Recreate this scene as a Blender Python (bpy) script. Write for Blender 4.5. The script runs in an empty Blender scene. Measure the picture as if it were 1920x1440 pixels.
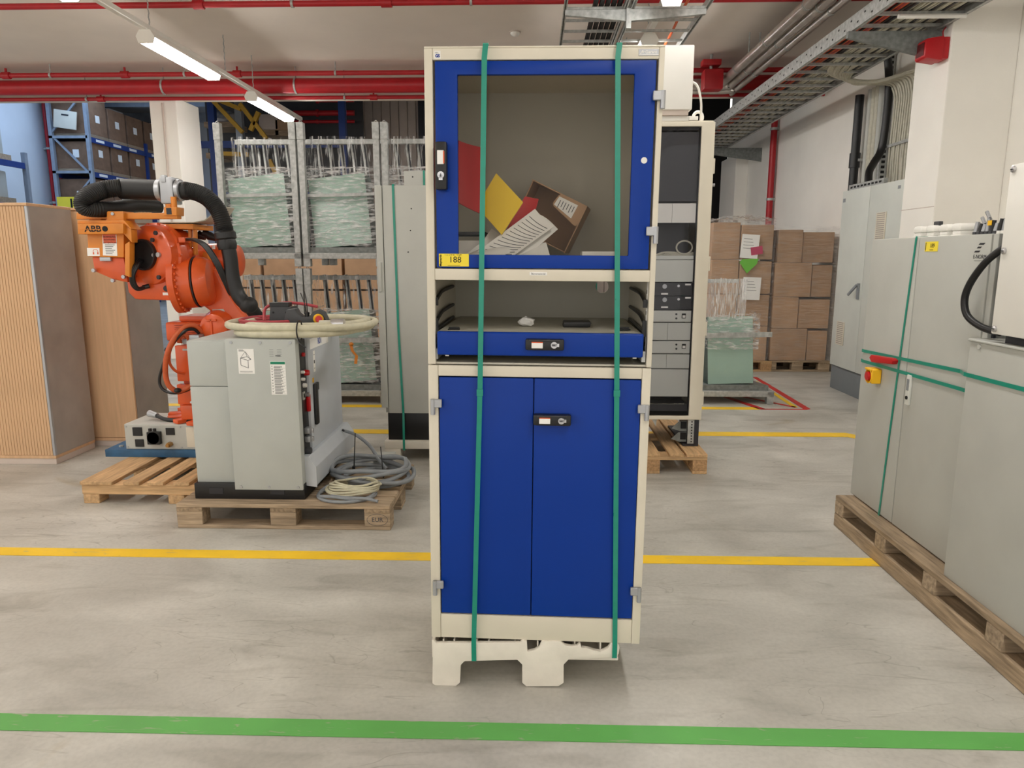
import bpy, bmesh, math, random
from mathutils import Vector, Matrix, noise
R = math.radians
random.seed(7)
scene = bpy.context.scene
COL = scene.collection

# ------------------------------------------------------------------ camera
CAM = Vector((0, 0, 1.5))
F_PX, PITCH, YAW = 1330.0, R(10.2), R(1.7)
cd = bpy.data.cameras.new('camera'); cam = bpy.data.objects.new('camera', cd); COL.objects.link(cam)
cam.location = CAM; cam.rotation_euler = (R(90) - PITCH, 0, YAW)
cd.sensor_width = 36.0; cd.lens = 36.0 * F_PX / 1920.0; cd.clip_end = 200
scene.camera = cam

# ------------------------------------------------------------------ world (added even warm fill, entering by the open sides) and exposure
w = bpy.data.worlds.new('world'); scene.world = w; w.use_nodes = True
w.node_tree.nodes['Background'].inputs[0].default_value = (1.0, 0.96, 0.9, 1)
w.node_tree.nodes['Background'].inputs[1].default_value = 0.95
scene.view_settings.view_transform = 'Standard'; scene.view_settings.look = 'None'
scene.view_settings.exposure = 0.56; scene.view_settings.gamma = 1.0
scene.view_settings.use_curve_mapping = False
cy = scene.cycles; cy.max_bounces = 7; cy.diffuse_bounces = 4; cy.glossy_bounces = 3; cy.transparent_max_bounces = 14; cy.caustics_reflective = False; cy.caustics_refractive = False; cy.adaptive_threshold = .025
LAMP_POWER = 25.0        # emission of the tube lamps (their builder uses it)
HALL_FILL_POWER = 3.2          # emission of the added panels that light the far hall

# ------------------------------------------------------------------ photo pixel -> point in the room on a known plane
_fw = Vector((-math.sin(YAW) * math.cos(PITCH), math.cos(YAW) * math.cos(PITCH), -math.sin(PITCH)))
_rt = Vector((math.cos(YAW), math.sin(YAW), 0)); _up = _rt.cross(_fw)
def ray(x, y): return _fw + _rt * ((x - 960) / F_PX) + _up * ((720 - y) / F_PX)
def at(x, y, Y): d = ray(x, y); return CAM + d * (Y / d.y)
def gz(x, y, Z): d = ray(x, y); return CAM + d * ((Z - CAM.z) / d.z)
def ax(x, y, X): d = ray(x, y); return CAM + d * (X / d.x)

# ------------------------------------------------------------------ materials
MATS = {}
def lin(c): return tuple(((v / 255) / 12.92 if v / 255 <= .04045 else ((v / 255 + .055) / 1.055) ** 2.4) for v in c)
def mat(name, rgb=(200, 200, 200), rough=.5, metal=0.0, var=.06, vs=6.0, bump=.0, bs=60.0, spec=.5, rnd=0.0, stretch=None, coat=0.0, emis=None, es=0.0):
    if name in MATS: return MATS[name]
    m = bpy.data.materials.new(name); m.use_nodes = True; MATS[name] = m
    nt = m.node_tree; N = nt.nodes; L = nt.links; b = N['Principled BSDF']
    c = lin(rgb); b.inputs['Roughness'].default_value = rough; b.inputs['Metallic'].default_value = metal
    b.inputs['Specular IOR Level'].default_value = spec; b.inputs['Coat Weight'].default_value = coat
    b.inputs['Base Color'].default_value = (*c, 1)
    if emis: b.inputs['Emission Color'].default_value = (*emis, 1); b.inputs['Emission Strength'].default_value = es
    tc = N.new('ShaderNodeTexCoord'); mp = N.new('ShaderNodeMapping'); L.new(tc.outputs['Object'], mp.inputs[0])
    if stretch: mp.inputs['Scale'].default_value = stretch
    col = None
    if var > 0:
        nz = N.new('ShaderNodeTexNoise'); nz.inputs['Scale'].default_value = vs; nz.inputs['Detail'].default_value = 5
        L.new(mp.outputs[0], nz.inputs[0])
        mr = N.new('ShaderNodeMapRange'); mr.inputs[1].default_value = .3; mr.inputs[2].default_value = .7
        mr.inputs[3].default_value = 1 - var; mr.inputs[4].default_value = 1 + var
        L.new(nz.outputs['Fac'], mr.inputs[0])
        mx = N.new('ShaderNodeMix'); mx.data_type = 'RGBA'; mx.blend_type = 'MULTIPLY'; mx.inputs[0].default_value = 1
        mx.inputs[6].default_value = (*c, 1); L.new(mr.outputs[0], mx.inputs[7]); col = mx.outputs[2]
        rr = N.new('ShaderNodeMapRange'); rr.inputs[3].default_value = max(0, rough - .06); rr.inputs[4].default_value = min(1, rough + .06)
        L.new(nz.outputs['Fac'], rr.inputs[0]); L.new(rr.outputs[0], b.inputs['Roughness'])
    if rnd > 0:
        oi = N.new('ShaderNodeObjectInfo'); m2 = N.new('ShaderNodeMapRange')
        m2.inputs[3].default_value = 1 - rnd; m2.inputs[4].default_value = 1 + rnd; L.new(oi.outputs['Random'], m2.inputs[0])
        mx2 = N.new('ShaderNodeMix'); mx2.data_type = 'RGBA'; mx2.blend_type = 'MULTIPLY'; mx2.inputs[0].default_value = 1
        if col: L.new(col, mx2.inputs[6])
        else: mx2.inputs[6].default_value = (*c, 1)
        L.new(m2.outputs[0], mx2.inputs[7]); col = mx2.outputs[2]
    if col: L.new(col, b.inputs['Base Color'])
    if bump > 0:
        n2 = N.new('ShaderNodeTexNoise'); n2.inputs['Scale'].default_value = bs; n2.inputs['Detail'].default_value = 3
        L.new(mp.outputs[0], n2.inputs[0]); bp = N.new('ShaderNodeBump'); bp.inputs['Strength'].default_value = bump; bp.inputs['Distance'].default_value = .01
        L.new(n2.outputs['Fac'], bp.inputs['Height']); L.new(bp.outputs[0], b.inputs['Normal'])
    return m
def wood(name, rgb, stretch):      # grain runs along the axis with the small scale
    return mat(name, rgb, .75, var=.34 if name.startswith('old') else .24, vs=9, bump=.25, bs=22, rnd=.16, stretch=stretch, spec=.25)
def pane(name, tint, refl=1.45, rough=.0):        # clear or tinted sheet: transparent + fresnel gloss
    m = bpy.data.materials.new(name); m.use_nodes = True; MATS[name] = m; nt = m.node_tree; N = nt.nodes; L = nt.links
    N.remove(N['Principled BSDF']); out = N['Material Output']
    t = N.new('ShaderNodeBsdfTransparent'); t.inputs[0].default_value = (*tint, 1)
    g = N.new('ShaderNodeBsdfGlossy'); g.inputs['Roughness'].default_value = rough
    f = N.new('ShaderNodeFresnel'); f.inputs[0].default_value = refl
    mx = N.new('ShaderNodeMixShader'); L.new(f.outputs[0], mx.inputs[0]); L.new(t.outputs[0], mx.inputs[1]); L.new(g.outputs[0], mx.inputs[2]); L.new(mx.outputs[0], out.inputs[0])
    return m
def film(name, amount=.3, stretch=(3, 3, 14), scale=6, white=.75, rot=(0, 0, 0), lo=.05, th=.42):     # stretch wrap: mostly clear, glints on its creases painted in as whitish streaks
    m = bpy.data.materials.new(name); m.use_nodes = True; MATS[name] = m; nt = m.node_tree; N = nt.nodes; L = nt.links
    b = N['Principled BSDF']; out = N['Material Output']
    b.inputs['Base Color'].default_value = (white, white, white, 1); b.inputs['Roughness'].default_value = .14; b.inputs['Specular IOR Level'].default_value = 1.0
    tc = N.new('ShaderNodeTexCoord'); mp = N.new('ShaderNodeMapping'); mp.inputs['Scale'].default_value = stretch; L.new(tc.outputs['Object'], mp.inputs[0])
    nz = N.new('ShaderNodeTexNoise'); nz.inputs['Scale'].default_value = scale; nz.inputs['Detail'].default_value = 5; nz.inputs['Distortion'].default_value = .25; mp.inputs['Rotation'].default_value = rot
    L.new(mp.outputs[0], nz.inputs[0])
    mr = N.new('ShaderNodeMapRange'); mr.inputs[1].default_value = th; mr.inputs[2].default_value = .75; mr.inputs[3].default_value = lo; mr.inputs[4].default_value = amount * 2
    L.new(nz.outputs['Fac'], mr.inputs[0])
    bp = N.new('ShaderNodeBump'); bp.inputs['Strength'].default_value = .9; bp.inputs['Distance'].default_value = .02
    L.new(nz.outputs['Fac'], bp.inputs['Height']); L.new(bp.outputs[0], b.inputs['Normal'])
    t = N.new('ShaderNodeBsdfTransparent'); mx = N.new('ShaderNodeMixShader')
    L.new(mr.outputs[0], mx.inputs[0]); L.new(t.outputs[0], mx.inputs[1]); L.new(b.outputs[0], mx.inputs[2]); L.new(mx.outputs[0], out.inputs[0])
    return m

# ------------------------------------------------------------------ mesh builder
class MB:
    def __init__(s): s.v = []; s.f = []
    def add(s, vs, fs, M=None):
        o = len(s.v); s.v += [(M @ Vector(p)) if M else Vector(p) for p in vs]; s.f += [tuple(i + o for i in f) for f in fs]; return s
    def box(s, x0, x1, y0, y1, z0, z1, M=None):
        return s.add([(x0, y0, z0), (x1, y0, z0), (x1, y1, z0), (x0, y1, z0), (x0, y0, z1), (x1, y0, z1), (x1, y1, z1), (x0, y1, z1)],
                     [(0, 3, 2, 1), (4, 5, 6, 7), (0, 1, 5, 4), (1, 2, 6, 5), (2, 3, 7, 6), (3, 0, 4, 7)], M)
    def bar(s, a, b, wd, ht, up=(0, 0, 1)):       # square bar from a to b
        a = Vector(a); b = Vector(b); d = (b - a).normalized(); u = Vector(up)
        if abs(d.dot(u)) > .98: u = Vector((0, 1, 0))
        r = d.cross(u).normalized(); u = r.cross(d)
        vs = [p + r * sx * wd / 2 + u * sz * ht / 2 for p in (a, b) for sx, sz in ((-1, -1), (1, -1), (1, 1), (-1, 1))]
        return s.add(vs, [(0, 1, 2, 3), (7, 6, 5, 4), (0, 4, 5, 1), (1, 5, 6, 2), (2, 6, 7, 3), (3, 7, 4, 0)])
    def cyl(s, a, b, r0, r1=None, n=16, caps=True):
        r1 = r0 if r1 is None else r1; a = Vector(a); b = Vector(b); d = (b - a).normalized()
        u = d.orthogonal().normalized(); v = d.cross(u); vs = []
        for p, r in ((a, r0), (b, r1)):
            vs += [p + (u * math.cos(2 * math.pi * i / n) + v * math.sin(2 * math.pi * i / n)) * r for i in range(n)]
        fs = [(i, (i + 1) % n, n + (i + 1) % n, n + i) for i in range(n)]
        if caps: fs += [tuple(range(n))[::-1], tuple(range(n, 2 * n))]
        return s.add(vs, fs)
    def rings(s, a, d, prof, n=24):             # lathe: profile of (distance along d, radius) from point a
        a = Vector(a); d = Vector(d).normalized(); u = d.orthogonal().normalized(); v = d.cross(u); vs = []; fs = []
        for h, r in prof: vs += [a + d * h + (u * math.cos(2 * math.pi * i / n) + v * math.sin(2 * math.pi * i / n)) * max(r, 1e-4) for i in range(n)]
        for k in range(len(prof) - 1): fs += [(k * n + i, k * n + (i + 1) % n, (k + 1) * n + (i + 1) % n, (k + 1) * n + i) for i in range(n)]
        fs += [tuple(range(n))[::-1], tuple(range((len(prof) - 1) * n, len(prof) * n))]
        return s.add(vs, fs)
    def tube(s, pts, r, n=8, sub=6, closed=False, rib=0.0, flat=None):      # smooth sweep through pts; rib: corrugation depth; flat=(w,t) ribbon
        P = [Vector(p) for p in pts]; m = len(P); Q = []
        if sub > 1 and m > 2:
            rng = m if closed else m - 1
            for i in range(rng):
                if closed: p0, p1, p2, p3 = P[(i - 1) % m], P[i], P[(i + 1) % m], P[(i + 2) % m]
                else: p0, p1, p2, p3 = P[max(i - 1, 0)], P[i], P[i + 1], P[min(i + 2, m - 1)]
                for k in range(sub):
                    t = k / sub; Q.append(.5 * ((2 * p1) + (p2 - p0) * t + (2 * p0 - 5 * p1 + 4 * p2 - p3) * t * t + (3 * p1 - p0 - 3 * p2 + p3) * t ** 3))
            if not closed: Q.append(P[-1])
        else: Q = P
        K = len(Q); vs = []; fs = []; u = None
        for i, p in enumerate(Q):
            d = (Q[(i + 1) % K] - Q[i - 1]) if closed else (Q[min(i + 1, K - 1)] - Q[max(i - 1, 0)])
            d = d.normalized() if d.length > 1e-9 else Vector((0, 0, 1))
            if u is None: u = d.orthogonal().normalized()
            u = (u - d * u.dot(d)); u = u.normalized() if u.length > 1e-6 else d.orthogonal().normalized()
            v = d.cross(u); rr = r(i / (K - 1)) if callable(r) else r
            if rib and i % 2: rr *= 1 - rib
            vs += [p + (u * math.cos(2 * math.pi * j / n) + v * math.sin(2 * math.pi * j / n)) * rr for j in range(n)]
        for i in range(K if closed else K - 1):
            i2 = (i + 1) % K
            fs += [(i * n + j, i * n + (j + 1) % n, i2 * n + (j + 1) % n, i2 * n + j) for j in range(n)]
        if not closed: fs += [tuple(range(n))[::-1], tuple(range((K - 1) * n, K * n))]
        return s.add(vs, fs)
    def prism(s, poly, axis, c0, c1):           # extrude polygon: axis 'y' -> poly is (x,z); 'x' -> (y,z); 'z' -> (x,y)
        f = {'y': lambda a, b, c: (a, c, b), 'x': lambda a, b, c: (c, a, b), 'z': lambda a, b, c: (a, b, c)}[axis]; n = len(poly)
        vs = [f(a, b, c0) for a, b in poly] + [f(a, b, c1) for a, b in poly]
        fs = [tuple(range(n)), tuple(range(n, 2 * n))[::-1]] + [(i, n + i, n + (i + 1) % n, (i + 1) % n) for i in range(n)]
        return s.add(vs, fs)
    def ribbon(s, pts, wdir, wd, t):             # flat strap through pts
        P = [Vector(p) for p in pts]; W = Vector(wdir).normalized() * wd / 2; vs = []; fs = []
        for i, p in enumerate(P):
            d = (P[min(i + 1, len(P) - 1)] - P[max(i - 1, 0)]).normalized(); n = d.cross(W).normalized() * t / 2
            vs += [p - W - n, p + W - n, p + W + n, p - W + n]
        for i in range(len(P) - 1):
            a = 4 * i; fs += [(a + j, a + (j + 1) % 4, a + 4 + (j + 1) % 4, a + 4 + j) for j in range(4)]
        e = 4 * (len(P) - 1); fs += [(0, 1, 2, 3), (e + 3, e + 2, e + 1, e)]
        return s.add(vs, fs)
    def ball(s, c, rx, ry=None, rz=None, n=14, m=8):
        ry = ry or rx; rz = rz or rx; c = Vector(c); vs = []; fs = []
        for i in range(m + 1):
            a = math.pi * i / m
            vs += [c + Vector((rx * max(math.sin(a), 1e-3) * math.cos(2 * math.pi * j / n), ry * max(math.sin(a), 1e-3) * math.sin(2 * math.pi * j / n), rz * math.cos(a))) for j in range(n)]
        for i in range(m): fs += [(i * n + j, (i + 1) * n + j, (i + 1) * n + (j + 1) % n, i * n + (j + 1) % n) for j in range(n)]
        fs += [tuple(range(n)), tuple(range(m * n, m * n + n))[::-1]]
        return s.add(vs, fs)
    def grid(s, fn, nu, nv):                     # surface fn(u,v) -> point
        vs = [fn(i / nu, j / nv) for j in range(nv + 1) for i in range(nu + 1)]
        fs = [(j * (nu + 1) + i, j * (nu + 1) + i + 1, (j + 1) * (nu + 1) + i + 1, (j + 1) * (nu + 1) + i) for j in range(nv) for i in range(nu)]
        return s.add(vs, fs)
def B(*a): return MB().box(*a)

LOCAL = {}       # thing -> True when its parts are given in its own coordinates
ROOTLOC = {}
def thing(name, label, cat, loc=(0, 0, 0), rot=(0, 0, 0), group=None, local=False):
    o = bpy.data.objects.new(name, None); COL.objects.link(o); o.empty_display_size = .1
    o.location = loc; o.rotation_euler = rot; o['label'] = label; o['category'] = cat
    if group: o['group'] = group
    LOCAL[o] = local; ROOTLOC[o] = Vector(loc); return o
def mesh_of(name, mb, bevel=0, segs=2, smooth=True):
    me = bpy.data.meshes.new(name); me.from_pydata([tuple(p) for p in mb.v], [], mb.f)
    bm = bmesh.new(); bm.from_mesh(me)
    bmesh.ops.recalc_face_normals(bm, faces=bm.faces)
    if bevel:
        es = [e for e in bm.edges if len(e.link_faces) == 2 and e.calc_face_angle(0) > .5]
        bmesh.ops.bevel(bm, geom=es, offset=bevel, segments=segs, profile=.6, affect='EDGES', clamp_overlap=True)
    bm.to_mesh(me); bm.free()
    if smooth:
        me.polygons.foreach_set('use_smooth', [True] * len(me.polygons)); me.set_sharp_from_angle(angle=R(38))
    me.update(); return me
def obj(name, mb, m, parent=None, bevel=0, segs=2, smooth=True, label=None, cat=None, group=None, kind=None):
    loc = Vector((0, 0, 0))
    if parent is None:
        xs = [p.x for p in mb.v]; ys = [p.y for p in mb.v]; zs = [p.z for p in mb.v]
        loc = Vector(((min(xs) + max(xs)) / 2, (min(ys) + max(ys)) / 2, min(zs)))
        mb.v = [p - loc for p in mb.v]
    elif not LOCAL[parent]:
        mb.v = [p - ROOTLOC[parent] for p in mb.v]
    me = mesh_of(name, mb, bevel, segs, smooth); me.materials.append(m if not isinstance(m, str) else MATS[m])
    o = bpy.data.objects.new(name, me); COL.objects.link(o)
    if parent is not None:
        o.parent = parent; LOCAL[o] = LOCAL[parent]; ROOTLOC[o] = ROOTLOC[parent]
    else:
        o.location = loc; LOCAL[o] = False; ROOTLOC[o] = loc
    if label: o['label'] = label
    if cat: o['category'] = cat
    if group: o['group'] = group
    if kind: o['kind'] = kind
    return o
def put(proto_mesh, name, parent, loc, rot=(0, 0, 0), scl=(1, 1, 1)):     # another child sharing mesh data, placed in parent space
    o = bpy.data.objects.new(name, proto_mesh); COL.objects.link(o); o.parent = parent
    o.location = Vector(loc) - (Vector((0, 0, 0)) if LOCAL.get(parent) else ROOTLOC[parent]); o.rotation_euler = rot; o.scale = scl
    LOCAL[o] = LOCAL.get(parent, False); ROOTLOC[o] = ROOTLOC.get(parent, Vector((0, 0, 0))); return o
def copy_tree(o, parent=None, **props):
    c = o.copy(); COL.objects.link(c)
    if parent is not None: c.parent = parent
    for k, v in props.items():
        if k in ('location', 'rotation_euler'): setattr(c, k, v)
        else: c[k] = v
    for ch in o.children: copy_tree(ch, c)
    LOCAL[c] = LOCAL.get(o, False); ROOTLOC[c] = Vector(c.location); return c
FACE = {'-y': Matrix.Rotation(R(90), 4, 'X'), '-x': Matrix(((0, 0, -1, 0), (-1, 0, 0, 0), (0, 1, 0, 0), (0, 0, 0, 1))),
        '+x': Matrix(((0, 0, 1, 0), (1, 0, 0, 0), (0, 1, 0, 0), (0, 0, 0, 1)))}
def text(name, s, size, m, parent, pos, face='-y', align='CENTER', spin=0.0, sx=1.0, th=.0003, bold=0.0, label=None):
    cu = bpy.data.curves.new(name, 'FONT'); cu.body = s; cu.size = size; cu.align_x = align; cu.align_y = 'CENTER'; cu.extrude = th; cu.offset = bold; cu.resolution_u = 3
    t = bpy.data.objects.new('t', cu); COL.objects.link(t); dg = bpy.context.evaluated_depsgraph_get(); dg.update()
    me = bpy.data.meshes.new_from_object(t.evaluated_get(dg)); bpy.data.objects.remove(t); bpy.data.curves.remove(cu)
    me.transform(Matrix.Translation(Vector(pos)) @ FACE[face] @ Matrix.Rotation(spin, 4, 'Z') @ Matrix.Diagonal((sx, 1, 1, 1)))
    if not LOCAL[parent]: me.transform(Matrix.Translation(-ROOTLOC[parent]))
    me.name = name; me.materials.clear(); me.materials.append(MATS[m] if isinstance(m, str) else m)
    o = bpy.data.objects.new(name, me); COL.objects.link(o); o.parent = parent; LOCAL[o] = LOCAL[parent]; ROOTLOC[o] = ROOTLOC[parent]
    if label: o['label'] = label
    return o

# ------------------------------------------------------------------ palette
mat('cream', (222, 215, 198), .42, var=.03, spec=.4)
mat('cream_shaded', (200, 196, 182), .55, var=.03)  # same cream, with the shade inside the cabinet painted in
mat('blue', (8, 56, 150), .34, var=.03, vs=3, spec=.22)
mat('modgrey', (216, 218, 212), .5, var=.03)
mat('strap', (14, 142, 120), .3, var=.05, vs=30, spec=.6)
mat('black', (22, 22, 24), .4, var=.08)
mat('rubber', (26, 26, 27), .55, var=.15, vs=20)
mat('darkgrey', (62, 63, 66), .5, var=.08)
mat('chrome', (205, 205, 208), .28, metal=.9, var=.05)
mat('alu', (178, 180, 184), .38, metal=.6, var=.06)
mat('galv', (178, 180, 178), .5, metal=.35, var=.24, vs=26, bump=.08, bs=60)
mat('galv_dark', (128, 132, 130), .55, metal=.3, var=.25, vs=26)
mat('lightgrey', (188, 189, 183), .48, var=.035, bump=.03, bs=300)
mat('ctlgrey', (184, 188, 184), .5, var=.04, vs=5, bump=.05, bs=260)
mat('ctldoor', (194, 199, 206), .45, var=.04)
mat('white', (240, 238, 232), .5, var=.02)
mat('paper', (246, 245, 242), .8, var=.02)
mat('print', (70, 72, 78), .8, var=0)
mat('ink', (12, 12, 14), .7, var=0)
mat('tag', (250, 226, 62), .55, var=.02)
mat('pallet_plastic', (236, 230, 218), .5, var=.07, vs=9, bump=.06, bs=50)
mat('red', (186, 20, 30), .42, var=.06)
mat('redpipe', (176, 24, 34), .42, var=.1, vs=8)
mat('estop_red', (196, 24, 30), .3, var=.04)
mat('yellow', (246, 190, 28), .45, var=.05)
mat('orange', (218, 88, 34), .36, var=.09, vs=7, spec=.5, coat=.2)
mat('orange_y', (222, 136, 46), .4, var=.07, vs=8, spec=.5)
mat('cable_cream', (200, 195, 170), .5, var=.1, vs=25)
mat('cable_grey', (138, 143, 148), .5, var=.1, vs=25)
mat('cable_lite', (196, 192, 176), .55, var=.1, vs=25)
mat('cable_orange', (214, 98, 50), .5, var=.1, vs=25, rnd=.15)
mat('cable_red', (176, 66, 74), .5, var=.1, vs=25)
mat('card', (186, 152, 122), .8, var=.1, vs=5, bump=.08, bs=40, rnd=.1, spec=.2)
mat('card_dark', (132, 104, 84), .85, var=.14, vs=6, bump=.08, bs=40, rnd=.12, spec=.2)
mat('plateblue', (44, 88, 124), .5, var=.25, vs=9)
wood('wood_x', (200, 164, 122), (.6, 6, 6)); wood('wood_y', (202, 166, 124), (6, .6, 6))
wood('oldwood_x', (168, 148, 124), (.6, 6, 6)); wood('oldwood_y', (156, 136, 112), (6, .6, 6))
mat('blockwood', (188, 150, 110), .85, var=.3, vs=60, bump=.4, bs=120, rnd=.1, spec=.2)
mat('beech', (214, 176, 138), .55, var=.07, vs=5, bump=.04, bs=30, stretch=(9, 9, .6), spec=.35)
mat('laminate', (168, 160, 152), .6, var=.09, vs=5, bump=.04, bs=200)
mat('rackblue', (34, 62, 130), .45, var=.1)
mat('rackgrey', (150, 158, 170), .45, metal=.3, var=.12)
mat('ral_dark', (40, 40, 46), .5, var=.06)
mat('glassblock', (152, 182, 168), .22, var=.06, vs=4, spec=.7)
mat('glassedge', (60, 84, 80), .25, var=.3, vs=20, spec=.7)
pane('window_glass', (.97, .96, .94), 1.2, .0)
pane('rack_glass', (.95, .95, .96), 1.25, .0)
film('film', .46, (2.5, 2.5, 13), 4, .9, (.25, .3, 0), .06, .44); film('film_clear', .13, (1.5, 1.5, 16), 4, .85, (0, .18, 0), .05); film('film_wild', .42, (14, 14, 1.3), 3.0, .95, (0, .55, 0), .015, .52); film('film_bunch', .5, (26, 26, 2.2), 3, .95, (0, .1, 0), .12)

# ================================================================== THE SETTING
def struct(name, mb, m, label=None, bevel=0, smooth=False):
    o = obj(name, mb, m, None, bevel=bevel, smooth=smooth); o['kind'] = 'structure'
    if label: o['label'] = label
    return o
def concrete():
    m = bpy.data.materials.new('concrete_floor'); m.use_nodes = True; nt = m.node_tree; N = nt.nodes; L = nt.links; b = N['Principled BSDF']; MATS['concrete'] = m
    tc = N.new('ShaderNodeTexCoord')
    def nz(sc, det, strv=(1, 1, 1), dist=0, rot=0):
        mp = N.new('ShaderNodeMapping'); mp.inputs['Scale'].default_value = strv; mp.inputs['Rotation'].default_value = (0, 0, rot); L.new(tc.outputs['Object'], mp.inputs[0])
        n = N.new('ShaderNodeTexNoise'); n.inputs['Scale'].default_value = sc; n.inputs['Detail'].default_value = det; n.inputs['Distortion'].default_value = dist; L.new(mp.outputs[0], n.inputs[0]); return n.outputs['Fac']
    def ramp(f, a, ca, c, cc):
        r = N.new('ShaderNodeValToRGB'); r.color_ramp.elements[0].position = a; r.color_ramp.elements[1].position = c
        r.color_ramp.elements[0].color = (*ca, 1); r.color_ramp.elements[1].color = (*cc, 1); L.new(f, r.inputs[0]); return r.outputs[0]
    def mul(a, c):
        x = N.new('ShaderNodeMix'); x.data_type = 'RGBA'; x.blend_type = 'MULTIPLY'; x.inputs[0].default_value = 1; L.new(a, x.inputs[6]); L.new(c, x.inputs[7]); return x.outputs[2]
    def scratch():       # thin dark scrape marks: narrow bands of two stretched, warped noises
        out = None
        for sc, st, rot in ((2.4, (.5, 3.0, 1), .5), (3.1, (.6, 2.6, 1), -.7)):
            f = nz(sc, 2, st, 1.0, rot); r = N.new('ShaderNodeValToRGB'); L.new(f, r.inputs[0]); e = r.color_ramp.elements
            e[0].position = .494; e[0].color = (1, 1, 1, 1); e[1].position = .506; e[1].color = (1, 1, 1, 1); m_ = r.color_ramp.elements.new(.5); m_.color = (.74, .73, .71, 1)
            g = ramp(nz(1.3, 4, (1, 1, 1), 0, rot * 3), .5, (0, 0, 0), .58, (1, 1, 1)); x = N.new('ShaderNodeMix'); x.data_type = 'RGBA'; x.inputs[6].default_value = (1, 1, 1, 1); L.new(g, x.inputs[0]); L.new(r.outputs[0], x.inputs[7])
            out = x.outputs[2] if out is None else mul(out, x.outputs[2])
        return out
    base = ramp(nz(1.9, 10, (1, 1.5, 1), .5), .3, lin((170, 167, 159)), .72, lin((204, 201, 193)))
    scuff = ramp(nz(3.0, 10, (.5, 2.0, 1), 1.2, .3), .30, (.80, .79, .77), .46, (1, 1, 1))
    speck = ramp(nz(60, 4), .3, (.93, .93, .93), .6, (1.02, 1.02, 1.02))
    stain = ramp(nz(.8, 7, (1, 1, 1), 2.2, 1.0), .27, (.84, .77, .66), .36, (1, 1, 1))
    hair = scratch()
    L.new(mul(mul(mul(mul(base, scuff), speck), stain), hair), b.inputs['Base Color'])
    rr = N.new('ShaderNodeMapRange'); rr.inputs[3].default_value = .34; rr.inputs[4].default_value = .62; L.new(nz(2.2, 6, (.6, 1.6, 1), 1), rr.inputs[0]); L.new(rr.outputs[0], b.inputs['Roughness'])
    bp = N.new('ShaderNodeBump'); bp.inputs['Strength'].default_value = .06; bp.inputs['Distance'].default_value = .01; L.new(nz(35, 5), bp.inputs['Height']); L.new(bp.outputs[0], b.inputs['Normal'])
    return m
concrete()
def plaster(name, rgb, bump=.12):
    return mat(name, rgb, .85, var=.035, vs=1.6, bump=bump, bs=90, spec=.25)
plaster('ceiling_paint', (232, 222, 212)); plaster('wall_paint', (250, 247, 240)); plaster('pillar_paint', (250, 247, 240)); plaster('hall_paint', (208, 214, 222))
mat('hall_roof', (150, 152, 156), .7, metal=.0, var=.08, vs=2)
mat('cladding', (206, 192, 182), .6, var=.05, vs=3)
mat('painted_dark', (10, 10, 12), .8, var=0)
def worn(name, rgb, wear):
    m = mat(name, rgb, .5, var=.08, vs=5); nt = m.node_tree; N = nt.nodes; L = nt.links; b = N['Principled BSDF']
    tc = N.new('ShaderNodeTexCoord'); mp = N.new('ShaderNodeMapping'); mp.inputs['Scale'].default_value = (1.2, 6, 1); mp.inputs['Rotation'].default_value = (0, 0, .4); L.new(tc.outputs['Object'], mp.inputs[0])
    n = N.new('ShaderNodeTexNoise'); n.inputs['Scale'].default_value = 6; n.inputs['Detail'].default_value = 9; n.inputs['Distortion'].default_value = 2; L.new(mp.outputs[0], n.inputs[0])
    r = N.new('ShaderNodeValToRGB'); r.color_ramp.elements[0].position = .62; r.color_ramp.elements[1].position = .70; L.new(n.outputs['Fac'], r.inputs[0])
    mx = N.new('ShaderNodeMix'); mx.data_type = 'RGBA'; src = b.inputs['Base Color'].links[0].from_socket
    ml = N.new('ShaderNodeMath'); ml.operation = 'MULTIPLY'; ml.inputs[1].default_value = wear; L.new(r.outputs[0], ml.inputs[0]); L.new(ml.outputs[0], mx.inputs[0])
    L.new(src, mx.inputs[6]); mx.inputs[7].default_value = (*lin((170, 164, 150)), 1); L.new(mx.outputs[2], b.inputs['Base Color'])
worn('line_yellow', (246, 202, 40), .5); worn('line_green', (96, 172, 84), .7); worn('line_red', (196, 40, 40), .4)

floor = struct('floor', B(-16, 4.2, -7, 27, -.12, 0), 'concrete')
def line(name, poly, m, label):
    obj(name, MB().prism(poly, 'z', .0005, .0025), m, floor, smooth=False, label=label)
def rect(x0, x1, y0, y1): return [(x0, y0), (x1, y0), (x1, y1), (x0, y1)]
line('painted_line', rect(-16, 3.9, 3.325, 3.42), 'line_yellow', 'long yellow floor line in front of the pallets')
line('painted_line', rect(-16, 3.9, 1.997, 2.08), 'line_green', 'worn green floor line nearest the camera')
line('painted_line', [(-16, 5.89), (2.655, 5.89), (3.3, 5.1), (3.4, 5.16), (2.70, 6.03), (-16, 6.03)], 'line_yellow', 'yellow floor line that bends at its right end')
line('painted_line', rect(-16, 2.26, 6.96, 7.08), 'line_yellow', 'yellow floor line ending at the red corner mark')
line('painted_line', [(2.27, 6.965), (2.72, 6.965), (2.765, 7.0), (2.62, 7.0), (2.27, 7.0)], 'line_red', 'red floor line continuing the yellow one')
line('painted_line', [(2.70, 7.0), (2.77, 7.0), (2.825, 8.9), (2.77, 8.9)], 'line_red', 'red floor line running back along the boxes')
line('painted_line', [(2.625, 7.08), (2.675, 7.08), (2.735, 8.6), (2.69, 8.6)], 'line_yellow', 'yellow line beside the red one by the boxes')
line('painted_line', [(2.25, 6.98), (2.33, 6.98), (1.93, 8.2), (1.88, 8.2)], 'line_red', 'slanting red floor line under the glass rack')
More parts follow.
